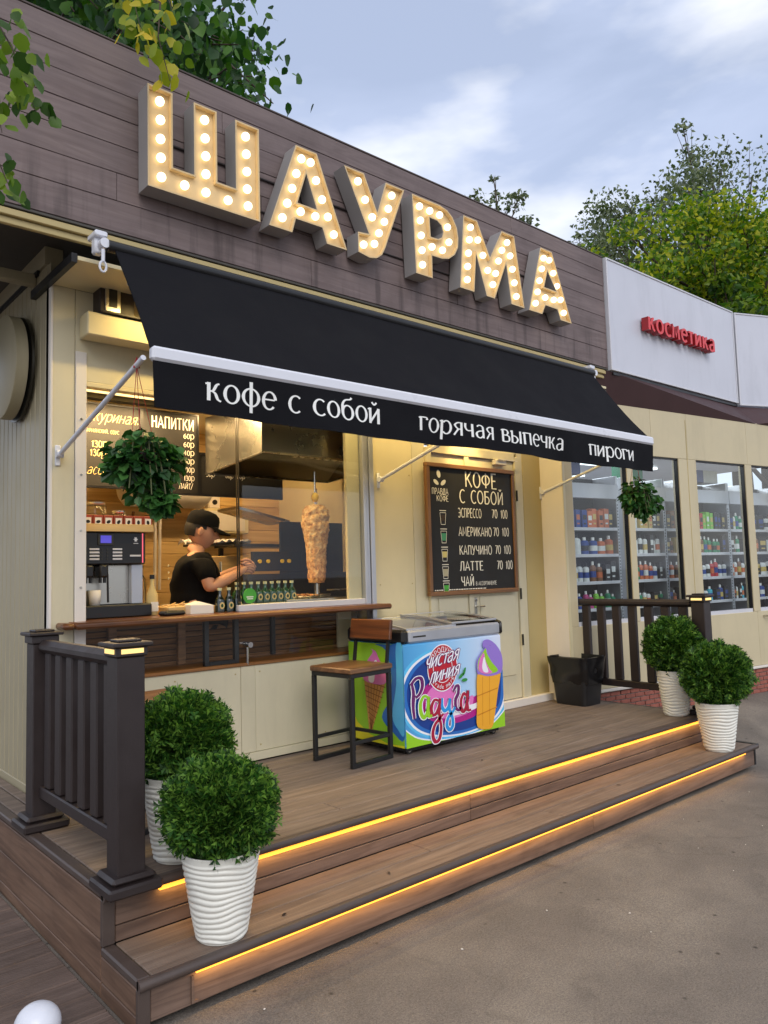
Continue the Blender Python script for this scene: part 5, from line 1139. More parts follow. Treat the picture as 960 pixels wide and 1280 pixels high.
m.build('maker_emblem','white',cm,fix=False); bx('nameplate',.722,.75,cy-.0212,cy-.0206,1.69,1.694,'white_strip',cm,0)
for x in (.47,.55): m=MB(); m.box(x-.026,x+.026,cy-.03,cy+.05,1.50,1.572,.01); m.tube([(x-.012,cy,1.50),(x-.012,cy,1.47)],.009,10); m.tube([(x+.012,cy,1.50),(x+.012,cy,1.47)],.009,10); m.build('spout','black',cm,smooth=40)
m=MB(); m.tube([(.575,cy-.01,1.52),(.578,cy-.012,1.36)],.006,8); m.build('steam_pipe','black',cm)
m=MB(); m.lathe([(.028,1.346),(.035,1.43)],(.515,cy+.02,0),20); cp=m.build('paper_cup','paper',smooth=True); tag(cp,'white paper cup under the coffee machine spout','cup')
rk=thing('tea_box_rack','narrow shelf of tea packets on top of the coffee machine','tea rack',(.6,.25,1.757))
bx('rack_shelf',.42,.835,.13,.36,1.757,1.778,'light_wood',rk,.003); bx('rack_lip',.42,.835,.126,.132,1.757,1.80,'light_wood',rk,.002)
tb=paint('tea_box_red',lin(150,62,34),.6,var=.1)
for i in range(7):
    x=.43+i*.058; t=thing('tea_box','orange red tea box, %s from the left above the coffee machine'%['first','second','third','fourth','fifth','sixth','seventh'][i],'tea box',(x,.2,1.779),0,'tea boxes on the coffee machine')
    bx('box',x,x+.054,.14,.25,1.779,1.85,tb,t,.002); bx('label',x+.009,x+.045,.1380,.1396,1.79,1.835,'paper',t,0)
    m=MB(); m.poly3([ell2(x+.027,1.812,.013,.009,10,.3*i)],lambda a,b:(a,.1374,b)); m.build('picture','hair',t,fix=False)
for x,r,h,lb in [(.435,.035,.15,'glass jar half hidden by the corner pillar above the tea boxes'),(.56,.062,.135,'wide glass jar with a steel lid on the coffee machine'),(.70,.042,.09,'short glass jar of dark contents right of the wide jar')]:
    t=thing('jar',lb,'jar',(x,.31,1.779)); m=MB(); m.lathe([(r*.9,1.78),(r,1.79),(r,1.78+h),(r*.8,1.785+h)],(x,.31,0),24); m.build('jar_body','clear',t,smooth=True)
    m=MB(); m.lathe([(r*.9,1.785),(r*.9,1.78+h*.5),(.001,1.78+h*.55)],(x,.31,0),20); m.build('contents','counter' if r<.05 else 'light_wood',t,smooth=True); m=MB(); m.lathe([(r*.85,1.785+h),(r*.9,1.79+h),(r*.9,1.80+h),(.001,1.80+h)],(x,.31,0),24); m.build('lid','steel',t,smooth=40)
def bottle(m_,x,y,z,r,h,neck=.35):
    m_.lathe([(.001,z),(r,z+.002),(r,z+h*.5),(r*.85,z+h*.6),(r*neck,z+h*.78),(r*neck,z+h)],(x,y,0),16)
t=thing('syrup_bottle','pale syrup bottle with a white label right of the coffee machine','bottle',(.865,.22,1.272)); m=MB(); bottle(m,.865,.22,1.272,.033,.22); m.build('bottle_body','lemon_syrup' if 0 else 'chalk_gold',t,smooth=40); bx('label',.842,.888,.184,.187,1.295,1.35,'paper',t,0); m=MB(); m.lathe([(.014,1.485),(.014,1.51),(.001,1.51)],(.865,.22,0),12); m.build('cap','black',t)
t=thing('card_terminal','black card terminal lying on the counter left of the napkins','card terminal',(.90,.05,1.272)); T=Matrix.Translation((.90,.03,1.285))@Matrix.Rotation(.25,4,'Z'); m=MB(); m.box(-.075,.075,-.035,.035,-.012,.014,.01,T=T); m.build('terminal_body','black',t); m=MB(); m.box(-.03,.02,-.02,.02,.0145,.016,T=T); m.build('terminal_screen','dark_steel',t)
bx('wood_tray',.92,1.10,.12,.34,1.273,1.318,'light_wood',None,.004,'shallow pale wooden tray on the counter behind the card terminal','tray')
for i,(a,b) in enumerate([((.93,.15,1.322),(1.05,.30,1.335)),((.97,.13,1.322),(1.09,.26,1.34)),((.95,.28,1.322),(1.08,.18,1.33))]):
    m=MB(); m.tube([a,b],.004,6); tag(m.build('wooden_stirrer','light_wood'),'thin wooden stirrer lying across the pale tray','stirrer',group='stirrers on the tray')
m=MB(); m.add([(1.02,.04,1.273),(1.16,.02,1.273),(1.17,.12,1.273),(1.03,.14,1.273),(1.02,.04,1.325),(1.16,.02,1.32),(1.17,.12,1.32),(1.03,.14,1.325),(1.08,.05,1.345),(1.09,.13,1.345)],[(0,1,5,4),(1,2,6,5),(2,3,7,6),(3,0,4,7),(4,5,8),(5,6,9,8),(6,7,9),(7,4,8,9)]); tag(m.build('napkin_box','paper'),'white box of napkins with a folded lid on the counter','napkin box')
bx('sauce_tub',1.19,1.225,.10,.135,1.273,1.315,'light_wood',None,.004,'tiny beige tub between the napkins and the bottles','tub'); bx('sauce_tub',1.235,1.275,.14,.17,1.273,1.30,'paper',None,.004,'small white tub touching the first green bottle','tub')
# bottles
def gbottle(x,y,z,h,dark,label,group):
    t=thing('mineral_water_bottle',label,'bottle',(x,y,z),0,group)
    m=MB(); bottle(m,x,y,z,.0285,h,.38); m.build('bottle_body','bottle_dark' if dark else 'bottle_green',t,smooth=40)
    m=MB(); m.lathe([(.0125,z+h-.004),(.013,z+h+.012),(.001,z+h+.012)],(x,y,0),12); m.build('cap','cap_cream',t)
    m=MB(); m.poly3([ell2(0,0,.017,.021,14)],lambda a,b:(x+a,y-.0292,z+h*.3+b)); m.build('label','chalk_gold',t,fix=False); 
    m=MB(); m.poly3([ell2(0,0,.009,.011,10)],lambda a,b:(x+a,y-.0297,z+h*.3+b)); m.build('label_mark','bottle_green',t,fix=False)
for i,x in enumerate((1.215,1.277,1.335)): gbottle(x,.045,1.273,.135,True,'dark green mineral water bottle, %s of three on the counter before the cook'%{1.215:'leftmost',1.277:'middle',1.335:'rightmost'}[x],'front row of mineral water bottles')
for i in range(9): gbottle(1.40+i*.052-.0,.16,1.313,.125,False,'green water bottle, %s from the left in the back row behind the pane'%['first','second','third','fourth','fifth','sixth','seventh','eighth','ninth'][i],'back row of mineral water bottles')
bx('bottle_tray',1.36,1.86,.12,.25,1.273,1.312,'steel',None,.003,'steel ledge under the back row of green bottles','ledge')
t=thing('price_disc','round bright green price disc standing before the bottles','price tag',(1.44,.10,1.313)); m=MB(); m.lathe([(.048,-.002),(.048,.002)],(1.46,.105,1.362),32,'y'); m.build('disc','label_green',t)
for i,(a,b) in enumerate([(1.435,1.485),(1.44,1.482)]): bx('disc_print',a,b,.1022,.1028,1.352-.012*i,1.359-.012*i,'white',t,0)
m=MB(); m.lathe([(.001,1.327),(.085,1.33),(.09,1.34)],(1.98,.22,0),24,cap=False); pl=m.build('salad_plate','steel',smooth=True); tag(pl,'low steel plate of sliced meat beside the spit','plate')
m=MB()
for i in range(40): a=rnd.uniform(0,6.28); r=rnd.uniform(0,.07); T=Matrix.Translation((1.98+r*cos(a),.22+r*sin(a),1.338+rnd.random()*.015))@Matrix.Rotation(a,4,'Z'); m.box(-.014,.014,-.006,.006,-.003,.003,T=T)
o=m.build('sliced_meat','meat'); tag(o,'heap of sliced meat on the low plate','meat',kind='stuff')
# kitchen back: work table, boiler, microwave, shelf, tap, pipes, knife
bx('work_table',1.2,2.7,1.25,1.85,.42,1.28,'steel',None,.004,'steel work table against the back wall behind the cook','work table')
t=thing('water_heater','white water heater high on the back wall left of the cook','water heater',(1.6,1.7,2.1)); m=MB(); m.lathe([(.12,1.28),(.16,1.32),(.16,1.95),(.12,2.0)],(0,1.68,2.22),28,'x'); m.build('heater_tank','pale',t,smooth=40)
m=MB(); 
for x in (1.56,1.60): m.tube([(x,1.7,2.07),(x,1.72,1.4)],.012,8)
m.build('pipe','pale',t,smooth=40)
m=MB(); m.tube([(1.42,1.80,2.03),(1.42,1.84,1.92)],.012,8); m.tube([(1.42,1.84,1.93),(1.42,1.84,1.56)],.014,6); tag(m.build('wall_hook','counter'),'long dark wooden utensil hanging on the back wall left of the cook','utensil')
m=MB(); m.tube([(1.34,1.4,1.28),(1.34,1.4,1.48),(1.30,1.38,1.53),(1.24,1.36,1.52),(1.22,1.35,1.47)],.009,8); tag(m.build('tap','chrome',smooth=40),'curved chrome tap behind the cook','tap')
t=thing('wall_oven','beige wall box with a rounded panel on the back wall right of the cook','box',(2.0,1.8,1.9)); bx('oven_body',1.98,2.42,1.70,1.88,1.86,2.07,'cream_yellow',t,.006); bx('oven_door',2.03,2.38,1.692,1.699,1.88,2.05,'pale',t,.006)
t=thing('wall_dispenser','small white dispenser with a black button above the wall box','dispenser',(2.15,1.8,2.1)); bx('dispenser_body',2.09,2.20,1.80,1.88,2.08,2.19,'pale',t,.01); m=MB(); m.tube([(2.145,1.80,2.135),(2.145,1.79,2.135)],.022,16); m.build('button','black',t)
t=thing('bread_shelf','steel shelf with crumpled wrapping paper in front of the cook','shelf',(1.9,1.0,1.75)); bx('shelf_board',1.55,2.2,.95,1.2,1.72,1.735,'dark_steel',t,.002); bx('shelf_post',1.75,1.78,1.0,1.03,1.28,1.719,'black',t,.002)
m=MB(); n=18; vs=[(1.50+.5*i/n,.96+.22*j/n,1.745+.05*abs(noise.noise(Vector((i*.5,j*.5,1))))+.03*noise.noise(Vector((i*1.3,j*1.3,2)))) for j in range(n+1) for i in range(n+1)]; m.add(vs,[(j*(n+1)+i,j*(n+1)+i+1,(j+1)*(n+1)+i+1,(j+1)*(n+1)+i) for j in range(n) for i in range(n)]); tag(m.build('wrapping_paper','pale'),'crumpled beige wrapping paper on the kitchen shelf','paper')
bx('cutting_board',1.70,2.02,.55,.75,1.272,1.29,'light_wood',None,.004,'pale cutting board on the work surface by the cook','cutting board')
bx('kitchen_panel',1.56,1.86,.90,.92,1.30,1.64,'light_wood',None,.004,'pale wooden panel behind the cook\'s hands','panel')
bx('work_counter',1.42,1.74,.46,.80,.42,1.262,'dark_steel',None,.004,'dark work unit under the cutting board','work unit')
# ------------------------------------------------------------------ the cook
def skin_mesh(nodes,edges,root=0,sub=2):
    me=bpy.data.meshes.new('sk'); me.from_pydata([n[0] for n in nodes],edges,[]); o=bpy.data.objects.new('sk',me); C.objects.link(o)
    md=o.modifiers.new('s','SKIN'); md.use_smooth_shade=True; sv=me.skin_vertices[0].data
    for i,n in enumerate(nodes): r=n[1]; sv[i].radius=(r if isinstance(r,tuple) else (r,r)); sv[i].use_root=(i==root)
    s=o.modifiers.new('u','SUBSURF'); s.levels=sub; s.render_levels=sub
    dg=bpy.context.evaluated_depsgraph_get(); dg.update(); out=bpy.data.meshes.new_from_object(o.evaluated_get(dg)); bpy.data.objects.remove(o); return out
def from_mesh(m,me): m.add([tuple(v.co) for v in me.vertices],[tuple(p.vertices) for p in me.polygons])
mn=thing('person','cook in a black cap and T-shirt bent over his hands behind the counter','person')
# local frame: +x is where he faces, z up from the floor; +y is his left side
nodes=[((0,0,.90),(.15,.12)),((-.01,0,1.02),(.145,.115)),((.0,0,1.14),(.15,.12)),((-.005,0,1.24),(.155,.115)),((.0,0,1.30),(.074,.070)),((.022,0,1.37),(.060,.060)),
 # right arm (towards the window, -y)
 ((.01,-.15,1.235),(.062,.06)),((.04,-.205,1.16),(.05,.05)),((.045,-.225,1.065),(.044,.044)),((.155,-.195,1.115),(.043,.043)),((.265,-.14,1.165),(.030,.034)),((.315,-.10,1.19),(.018,.036)),
 # left arm
 ((.01,.15,1.235),(.062,.06)),((.06,.20,1.17),(.05,.05)),((.09,.21,1.09),(.043,.043)),((.19,.13,1.13),(.04,.04)),((.285,.04,1.18),(.029,.033)),((.33,.0,1.205),(.018,.036)),
 # legs
 ((0,-.09,.82),(.095,.095)),((.01,-.10,.46),(.065,.065)),((-.01,-.10,.09),(.045,.045)),((.08,-.11,.04),(.04,.035)),((0,.09,.82),(.095,.095)),((.01,.10,.46),(.065,.065)),((-.01,.10,.09),(.045,.045)),((.08,.11,.04),(.04,.035))]
edges=[(0,1),(1,2),(2,3),(3,4),(4,5),(3,6),(6,7),(7,8),(8,9),(9,10),(10,11),(3,12),(12,13),(13,14),(14,15),(15,16),(16,17),(0,18),(18,19),(19,20),(20,21),(0,22),(22,23),(23,24),(24,25)]
m=MB(); m.mat('skin'); from_mesh(m,skin_mesh(nodes,edges))
# head: an egg tipped forward with brow, nose, lips, chin and ears
Th=Matrix.Translation((.048,0,1.452))@Matrix.Rotation(radians(-14),4,'Z')@Matrix.Rotation(radians(15),4,'Y')
def head():
    n,k=36,28; vs=[]
    for i in range(k+1):
        ph=pi*i/k
        for j in range(n):
            a=2*pi*j/n; d=Vector((sin(ph)*cos(a),sin(ph)*sin(a),-cos(ph)))
            x,y,z=d.x*.100,d.y*.076,d.z*.122
            if z<0: x*=1-.25*(-z/.12)**1.5; y*=1-.35*(-z/.12)**1.6; x+=.022*(-z/.12)
            f=max(0,d.x)
            g=lambda zc,sz_,sy: math.exp(-((z-zc)/sz_)**2-(y/sy)**2)
            if f>.2: x+=.026*g(-.022,.016,.013)+.012*g(.0,.022,.010)+.010*g(.032,.012,.05)+.009*g(-.058,.010,.022)+.010*g(-.098,.014,.024)-.008*g(-.045,.006,.02)-.010*math.exp(-((z-.012)/.012)**2-((abs(y)-.03)/.014)**2)
            vs.append(Th@Vector((x,y,z)))
    m.add(vs,[(i*n+j,i*n+(j+1)%n,(i+1)*n+(j+1)%n,(i+1)*n+j) for i in range(k) for j in range(n)])
head()
for s in (-1,1): m.ell((0,0,0),(.018,.010,.030),12,8,T=Th@Matrix.Translation((.0,s*.079,-.010)))
def finger(pts,r): m.tube(pts,[r,r*1.02,r*.9,r*.6],8)
for (hx,hy,hz,sgn) in [(.32,-.095,1.19,1),(.335,.0,1.21,-1)]:
    for i,(l,dz) in enumerate([(.070,.024),(.080,.009),(.074,-.006),(.058,-.021)]):
        finger([(hx-.005,hy,hz+dz),(hx+l*.45,hy+sgn*.004,hz+dz+.004),(hx+l*.8,hy+sgn*.020,hz+dz-.006),(hx+l*.9,hy+sgn*.034,hz+dz-.020)],.0095)
    finger([(hx-.025,hy+sgn*.008,hz+.030),(hx+.008,hy+sgn*.026,hz+.042),(hx+.03,hy+sgn*.036,hz+.036),(hx+.045,hy+sgn*.040,hz+.026)],.0105)
body_=m.build('body','skin',mn,smooth=True)
m=MB()
for s_ in (-1,1): m.ell((0,0,0),(.006,.013,.006),10,6,T=Th@Matrix.Translation((.088,s_*.032,.012))); m.tube([Th@Vector((.098,s_*.014,.036)),Th@Vector((.096,s_*.034,.042)),Th@Vector((.080,s_*.054,.036))],.0035,5)
m.build('eyes_and_brows','hair',mn,smooth=True)
m=MB(); m.tube([Th@Vector((.112,-.020,-.056)),Th@Vector((.117,0,-.055)),Th@Vector((.112,.020,-.056))],.0035,6); m.build('lips','red_side',mn,smooth=True)
m=MB(); nd=[((0,0,.86),(.18,.165)),((0,0,1.0),(.178,.16)),((.0,0,1.13),(.18,.158)),((-.006,0,1.235),(.178,.145)),((.0,0,1.295),(.085,.08)),((.01,-.155,1.235),(.077,.074)),((.038,-.203,1.165),(.070,.068)),((.042,-.218,1.105),(.066,.064)),((.01,.155,1.235),(.077,.074)),((.058,.200,1.175),(.070,.068)),((.075,.208,1.125),(.064,.062))]
from_mesh(m,skin_mesh(nd,[(0,1),(1,2),(2,3),(3,4),(3,5),(5,6),(6,7),(3,8),(8,9),(9,10)])); sh=m.build('tshirt','tshirt',mn,smooth=True)
for v in sh.data.vertices:
    c=v.co; n_=noise.noise(Vector((c.x*9+c.z*7,c.y*7,c.z*13)))*.012+abs(noise.noise(Vector((c.x*16,c.y*12+c.z*8,c.z*18+4))))*.010; v.co=c+v.normal*n_
m=MB(); from_mesh(m,skin_mesh([((0,0,.86),(.175,.142)),((0,-.095,.78),(.11,.11)),((.01,-.10,.46),(.08,.08)),((-.01,-.10,.12),(.062,.062)),((0,.095,.78),(.11,.11)),((.01,.10,.46),(.08,.08)),((-.01,.10,.12),(.062,.062))],[(0,1),(1,2),(2,3),(0,4),(4,5),(5,6)])); m.build('trousers','trousers',mn,smooth=True)
m=MB()
for s in (-1,1): m.ell((.045,s*.105,.03),(.13,.05,.045),16,10)
m.build('shoes','black',mn,smooth=True)
m=MB(); m.ell((-.012,0,.008),(.104,.081,.108),28,16,T=Th); hair=m.build('hair','hair',mn,smooth=True)
# clip hair so the face stays free
bm=bmesh.new(); bm.from_mesh(hair.data); Ti=Th.inverted()
bmesh.ops.delete(bm,geom=[v for v in bm.verts if (Ti@v.co).x>.045-(Ti@v.co).z*.3 or (Ti@v.co).z<-.062 or ((Ti@v.co).z<-.01 and (Ti@v.co).x>-.02)],context='VERTS'); bm.to_mesh(hair.data); bm.free()
m=MB(); n=32; pr=[(.106,.0),(.107,.02),(.105,.05),(.095,.078),(.070,.098),(.03,.107),(.004,.108)]
vs=[Th@Vector((r*cos(2*pi*k/n)*1.02-.004,r*sin(2*pi*k/n)*.80,h+.030)) for r,h in pr for k in range(n)]; m.add(vs,[(i*n+k,i*n+(k+1)%n,(i+1)*n+(k+1)%n,(i+1)*n+k) for i in range(len(pr)-1) for k in range(n)])
for dz in (0,.005):
    o_=len(m.v); q=[]; 
    for i in range(11):
        a=-1.05+2.1*i/10; q+= [Th@Vector((.108*cos(a),.088*sin(a),.033+dz)),Th@Vector((.108*cos(a)+.088*cos(a*.8),.088*sin(a)*1.02,.012+dz-.010*abs(sin(a))))]
    m.add(q,[(2*i,2*i+1,2*i+3,2*i+2) for i in range(10)])
m.build('cap','tshirt',mn,smooth=True)
m=MB(); m.box(.171,.174,-.03,.03,1.17,1.24); 
for z in (1.13,1.17,1.215): m.quad((-.178,-.075,z),(-.178,-.02,z),(-.178,-.02,z+.012),(-.178,-.075,z+.012))
m.build('shirt_print','chalk',mn)
place(mn,(1.285,.50,H2+.002),radians(-16),.985)
# ------------------------------------------------------------------ cosmetics shop next door
A8=radians(-8.5); SO=(4.352,-.232,0)
RS=Matrix.Translation(SO)@Matrix.Rotation(A8,4,'Z')
shp=thing('cosmetics_shop','cream cosmetics shop front with tall windows and a red sign','shop',SO,A8)
def sb(name,s0,s1,t0,t1,z0,z1,mat,p=None,c=.003,T=RS): 
    m=MB(); m.box(s0,s1,t0,t1,z0,z1,c,T=T); return m.build(name,mat,p or shp)
WZ0,WZ1=.98,2.512; wins=[(.115,.83),(.91,1.588),(1.86,2.685),(2.80,3.56)]
edges_=[0.0]+[e for w_ in wins for e in w_]+[5.2]
for i in range(0,len(edges_),2): sb('wall_post',edges_[i],edges_[i+1],0,.08,WZ0+.001,WZ1-.001,'shop_cream')
sb('wall_post_trim',1.72,1.725,-.003,.0,.45,2.9,'olive',c=0)
cuts_=[0,1.2,1.74,2.74,3.6,5.2]
for a,b in zip(cuts_[:-1],cuts_[1:]): sb('apron_panel',a,b-.003,.001,.08,.43,WZ0,'shop_cream')
for a,b in zip(cuts_[:-1],cuts_[1:]): sb('head_panel',a,b-.003,.001,.08,WZ1,2.97,'shop_cream')
sb('base_ledge',0,5.2,-.02,.08,.405,.428,'pale'); sb('brick_backing',.0,5.2,.02,.08,-.02,.404,'mortar')
bricks(shp,.02,3.3,.15,.40,lambda a,z:(tuple(RS@Vector((a,.012,z))),A8),bl=.128,bh=.041)
for (a,b) in wins:
    f=MB(); f.box(b-.011,b,.012,.05,WZ0,WZ1,T=RS); f.box(a+.012,b-.016,.012,.05,WZ1-.012,WZ1,T=RS); fr_=f.build('window_frame','black',shp); f=MB(); f.box(a,a+.012,.012,.05,WZ0,WZ1,T=RS); f.box(a+.012,b-.012,.010,.05,WZ0,WZ0+.035,T=RS); f.build('window_frame','white_strip',shp)
    g_=MB(); g_.quad(*[tuple(RS@Vector(q)) for q in ((a+.012,.03,WZ0+.02),(b-.016,.03,WZ0+.02),(b-.016,.03,WZ1-.02),(a+.012,.03,WZ1-.02))]); g_.build('window_pane','shop_glass',fr_)
hh=MB(); hh.tube([RS@Vector((2.84,-.005,.93)),RS@Vector((2.84,-.055,.93)),RS@Vector((2.95,-.055,.93))],.010,8); hh.build('door_handle','steel',shp,smooth=40)
sb('shop_floor',0,5.2,.08,3.6,.20,.24,'pale'); sb('shop_ceiling',0,5.2,.08,3.6,2.78,2.82,'pane_grey'); sb('shop_back_wall',0,5.2,3.6,3.65,.24,2.78,'pane_grey'); sb('shop_end_wall',-.02,.02,.08,3.6,.24,2.78,'pane_grey')
for (s,t_) in [(.7,.9),(1.6,.9),(2.5,.9),(3.4,.9),(1.2,1.9),(2.3,1.9),(3.4,1.9),(1.6,2.8),(3.0,2.8)]:
    sb('shop_tube_light',s-.3,s+.3,t_-.04,t_+.04,2.755,2.779,'cool_lamp')
for (s,t_) in [(1.3,1.3),(3.0,1.3)]:
    al=bpy.data.lights.new('shop_light','AREA'); al.shape='RECTANGLE'; al.size=1.6; al.size_y=1.2; al.energy=34; al.color=(.93,.98,1)
    ao=bpy.data.objects.new('shop_light',al); C.objects.link(ao); ao.location=RS@Vector((s,t_,2.74)); ao.rotation_euler=(0,0,A8)
# shelf units (gondolas) behind the glass
ru=random.Random(21)
segs=[('left window',.36,1.06),('second window',1.26,1.76),('second window right end',1.80,2.12),('third window',2.24,2.84),('third window right end',2.89,3.20),('right-hand window',3.28,3.9)]
levels=[1.095,1.345,1.60,1.85]
pal=dict(w=lin(214,216,214),b=lin(36,66,140),o=lin(196,104,60),g=lin(30,130,90),k=lin(40,38,40),r=lin(180,40,44),m=lin(176,60,120),l=lin(120,190,60),c=lin(70,170,190),n=lin(120,78,46),y=lin(196,170,96),t=lin(30,120,120))
PM={k:paint('product_'+n_,pal[k],.35,var=.1) for k,n_ in dict(w='white',b='blue',o='orange',g='green',k='black',r='red',m='magenta',l='lime',c='cyan',n='brown',y='gold',t='teal').items()}
names=dict(w='white',b='blue',o='orange',g='green',k='black',r='red',m='magenta',l='lime green',c='pale blue',n='brown',y='golden',t='teal')
lay={0:['bbbmmllgg','wwwwnnkk','bwbboo','bbbbooook'],1:['wwgwwkgg','ggooowk','gwwwkww','wwyyykk'],2:['knkn','nonk','knyk','knnk'],3:['kwwckbk','oowwrrww','tonggggk','rrrlllkkk'],4:['kwkck','ownw','kngk','kwgg'],5:['kbkwk','kwwk','nkwk','kkwn']}
lv=['lowest','second lowest','second highest','top']
pm_=None; PMESH={}
for si,(nm,s0,s1) in enumerate(segs):
    t=thing('display_shelf','white shelf unit of cosmetics seen through the %s of the shop'%nm,'shelf unit',tuple(RS@Vector(((s0+s1)/2,.5,.24))),A8)
    sb('back_panel',s0,s1,.62,.64,.26,2.36,'black',t); sb('header',s0-.02,s1+.02,.32,.36,2.13,2.27,'pane_grey',t)
    for s in (s0-.03,s1+.002): sb('upright',s,s+.028,.34,.64,.26,2.36,'alu',t)
    m=MB()
    for k in range(40): z=.9+k*.03; m.box(s1+.010,s1+.020,.337,.3395,z,z+.012,T=RS)
    m.build('slot_strip','black',t)
    for z in [.88]+levels: sb('shelf',s0,s1,.35,.61,z-.018,z,'white_strip',t); sb('shelf_edge',s0,s1,.338,.3495,z-.024,z+.006,'white_strip',t)
    for li,zl in enumerate(levels):
        cnt={}
        row=lay[si][li]; x=s0+.015; 
        wd=(s1-s0-.03)/len(row)
        for pi_,ch in enumerate(row):
            h=ru.uniform(.15,.195) if li!=0 else ru.uniform(.12,.17); box_=ch in 'bornl' and li==3 or ch in 'ky'
            lb_=ru.choice('wykob'); lb_='w' if lb_==ch else lb_; key=(ch,box_,lb_)
            if key not in PMESH:
                m=MB(); 
                if box_:
                    m.mat(PM[ch]); m.box(-.5,.5,-.03,.03,0,1,.02); m.mat(PM[lb_]); m.box(-.36,.36,-.0312,-.0301,.45,.72); m.box(-.25,.25,-.0312,-.0301,.2,.28)
                else:
                    m.mat(PM[ch]); m.lathe([(.40,0),(.45,.02),(.45,.70),(.36,.78),(.16,.82)],n=12); 
                    m.mat('white' if ch!='w' else 'black'); m.lathe([(.18,.82),(.18,1.0),(.01,1.0)],n=10); m.mat(PM[lb_]); m.lathe([(.457,.22),(.457,.52)],n=12,cap=False)
                m.mi=m.mi; o=m.build('product',None,smooth=40)
                PMESH[key]=o
            else: o=link(PMESH[key].data,'product')
            o.location=RS@Vector((x+wd/2,.40+ru.uniform(-.01,.01),zl+.001)); o.rotation_euler=(0,0,A8+ru.uniform(-.1,.1)); o.scale=(wd*.86,(wd*.86 if not box_ else 1.2),h)
            cnt[ch]=cnt.get(ch,0)+1
            tag(o,'%s %s %s from the left, %s shop shelf, behind the %s'%(['first','second','third','fourth','fifth','sixth'][cnt[ch]-1],names[ch],'carton' if box_ else 'bottle',lv[li],nm),'product',group='%s cosmetics, %s shelf, %s'%(names[ch],lv[li],nm))
            x+=wd
for i,(s,c_1) in enumerate([(.55,'b'),(1.45,'g'),(2.45,'b'),(2.7,'w')]):
    o=sb('storage_box',s-.13,s+.13,.42,.6,2.365,2.50,PM[c_1],c=.004); o.parent=None; o.matrix_parent_inverse=I4
    tag(o,['blue carton on top of the left shop shelf','green carton above the second window shelf','blue carton on top of the third window shelf','white carton right of the blue one on the third shelf'][i],'carton')
# soffit and white fascia boxes of the shop
m=MB(); fr0=[(4.836,-.434,3.215),(7.25,-.46,3.19),(8.6,-1.1,3.16)]; bk=[Vector(RS@Vector((-.02,0,2.962))),Vector(RS@Vector((2.95,0,2.962))),Vector(RS@Vector((5.2,0,2.955)))]
m.add([*fr0,*[tuple(b) for b in bk]],[(0,1,4,3),(1,2,5,4)]); m.add([(4.36,-.36,3.2),(4.836,-.434,3.215),tuple(bk[0])],[(0,1,2)]); m.build('sloping_soffit','burgundy',shp)
m=MB(); m.box(4.34,4.83,-.40,0,2.99,3.05); m.build('soffit_filler','dark_soffit',shp)
def panel(p0,p1,z0a,z1a,label):
    d=Vector((p1[0]-p0[0],p1[1]-p0[1],0)); L_=d.length; a=math.atan2(d.y,d.x); T=Matrix.Translation((p0[0],p0[1],0))@Matrix.Rotation(a,4,'Z')
    t=thing('sign_box',label,'sign box',(p0[0],p0[1],z0a),a)
    m=MB(); m.box(.012,L_-.012,-.03,.06,z0a+.012,z1a-.012,T=T); m.build('face','pane_grey',t)
    m=MB()
    for (a0,a1,b0,b1) in [(0,.016,z0a,z1a),(L_-.016,L_,z0a,z1a),(.016,L_-.016,z0a,z0a+.016),(.016,L_-.016,z1a-.016,z1a)]: m.box(a0,a1,-.038,.06,b0,b1,.002,T=T)
    m.build('edge_frame','white_strip',t); return t,T,L_
pA,TA,LA=panel((4.838,-.425),(7.275,-.455),3.222,4.252,'long pale grey sign box carrying the red cosmetics lettering')
pB,TB,LB=panel((7.30,-.47),(8.9,-1.15),3.20,4.24,'second pale grey sign box turning the corner at the right edge')
m=MB(); m.box(.05,LA,-.02,.04,3.19,3.215,T=TA); m.build('lower_rail','black',pA)
m=MB(); m.box(4.84,9.2,.0,3.9,4.12,4.18); m.build('shop_roof','dark_soffit',shp)
rs=thing('red_sign','red three-dimensional lettering of the cosmetics shop on the pale sign box','sign',(5.5,-.47,3.7))
stext('lettering','косметика',5.36,6.64,3.668,.122,('red','red_side'),rs,lambda x,z,d:(x,-.478-d-.012*(x-5.36),z),wt=.115,contrast=.25,depth=.07,track=.18,eps=.0002)
m=MB(); m.box(5.37,6.62,-.478,-.466,3.685,3.70); m.box(5.37,6.62,-.478,-.466,3.745,3.76); m.build('mounting_rail','red_side',rs)
# ------------------------------------------------------------------ trees
def leaves(m,rnd,c,r,n,size):
    vs=[];fs=[]; o=len(m.v)
    for i in range(n):
        d=Vector((rnd.gauss(0,1),rnd.gauss(0,1),rnd.gauss(0,1))); d.normalize(); p=c+Vector((d.x*r[0],d.y*r[1],d.z*r[2]))*(rnd.random()**.45)
        ax=Vector((rnd.gauss(0,1),rnd.gauss(0,1),rnd.gauss(-.4,.8))).normalized(); sd_=ax.cross(Vector((rnd.gauss(0,1),rnd.gauss(0,1),rnd.gauss(0,1)))).normalized(); s=size*rnd.uniform(.6,1.3); nn=ax.cross(sd_)
        q=len(vs); vs+=[p,p+ax*s*.5+sd_*s*.36+nn*s*.08,p+ax*s*1.1,p+ax*s*.5-sd_*s*.36+nn*s*.08]; fs+=[(q,q+1,q+2),(q,q+2,q+3)]
    m.add(vs,fs)
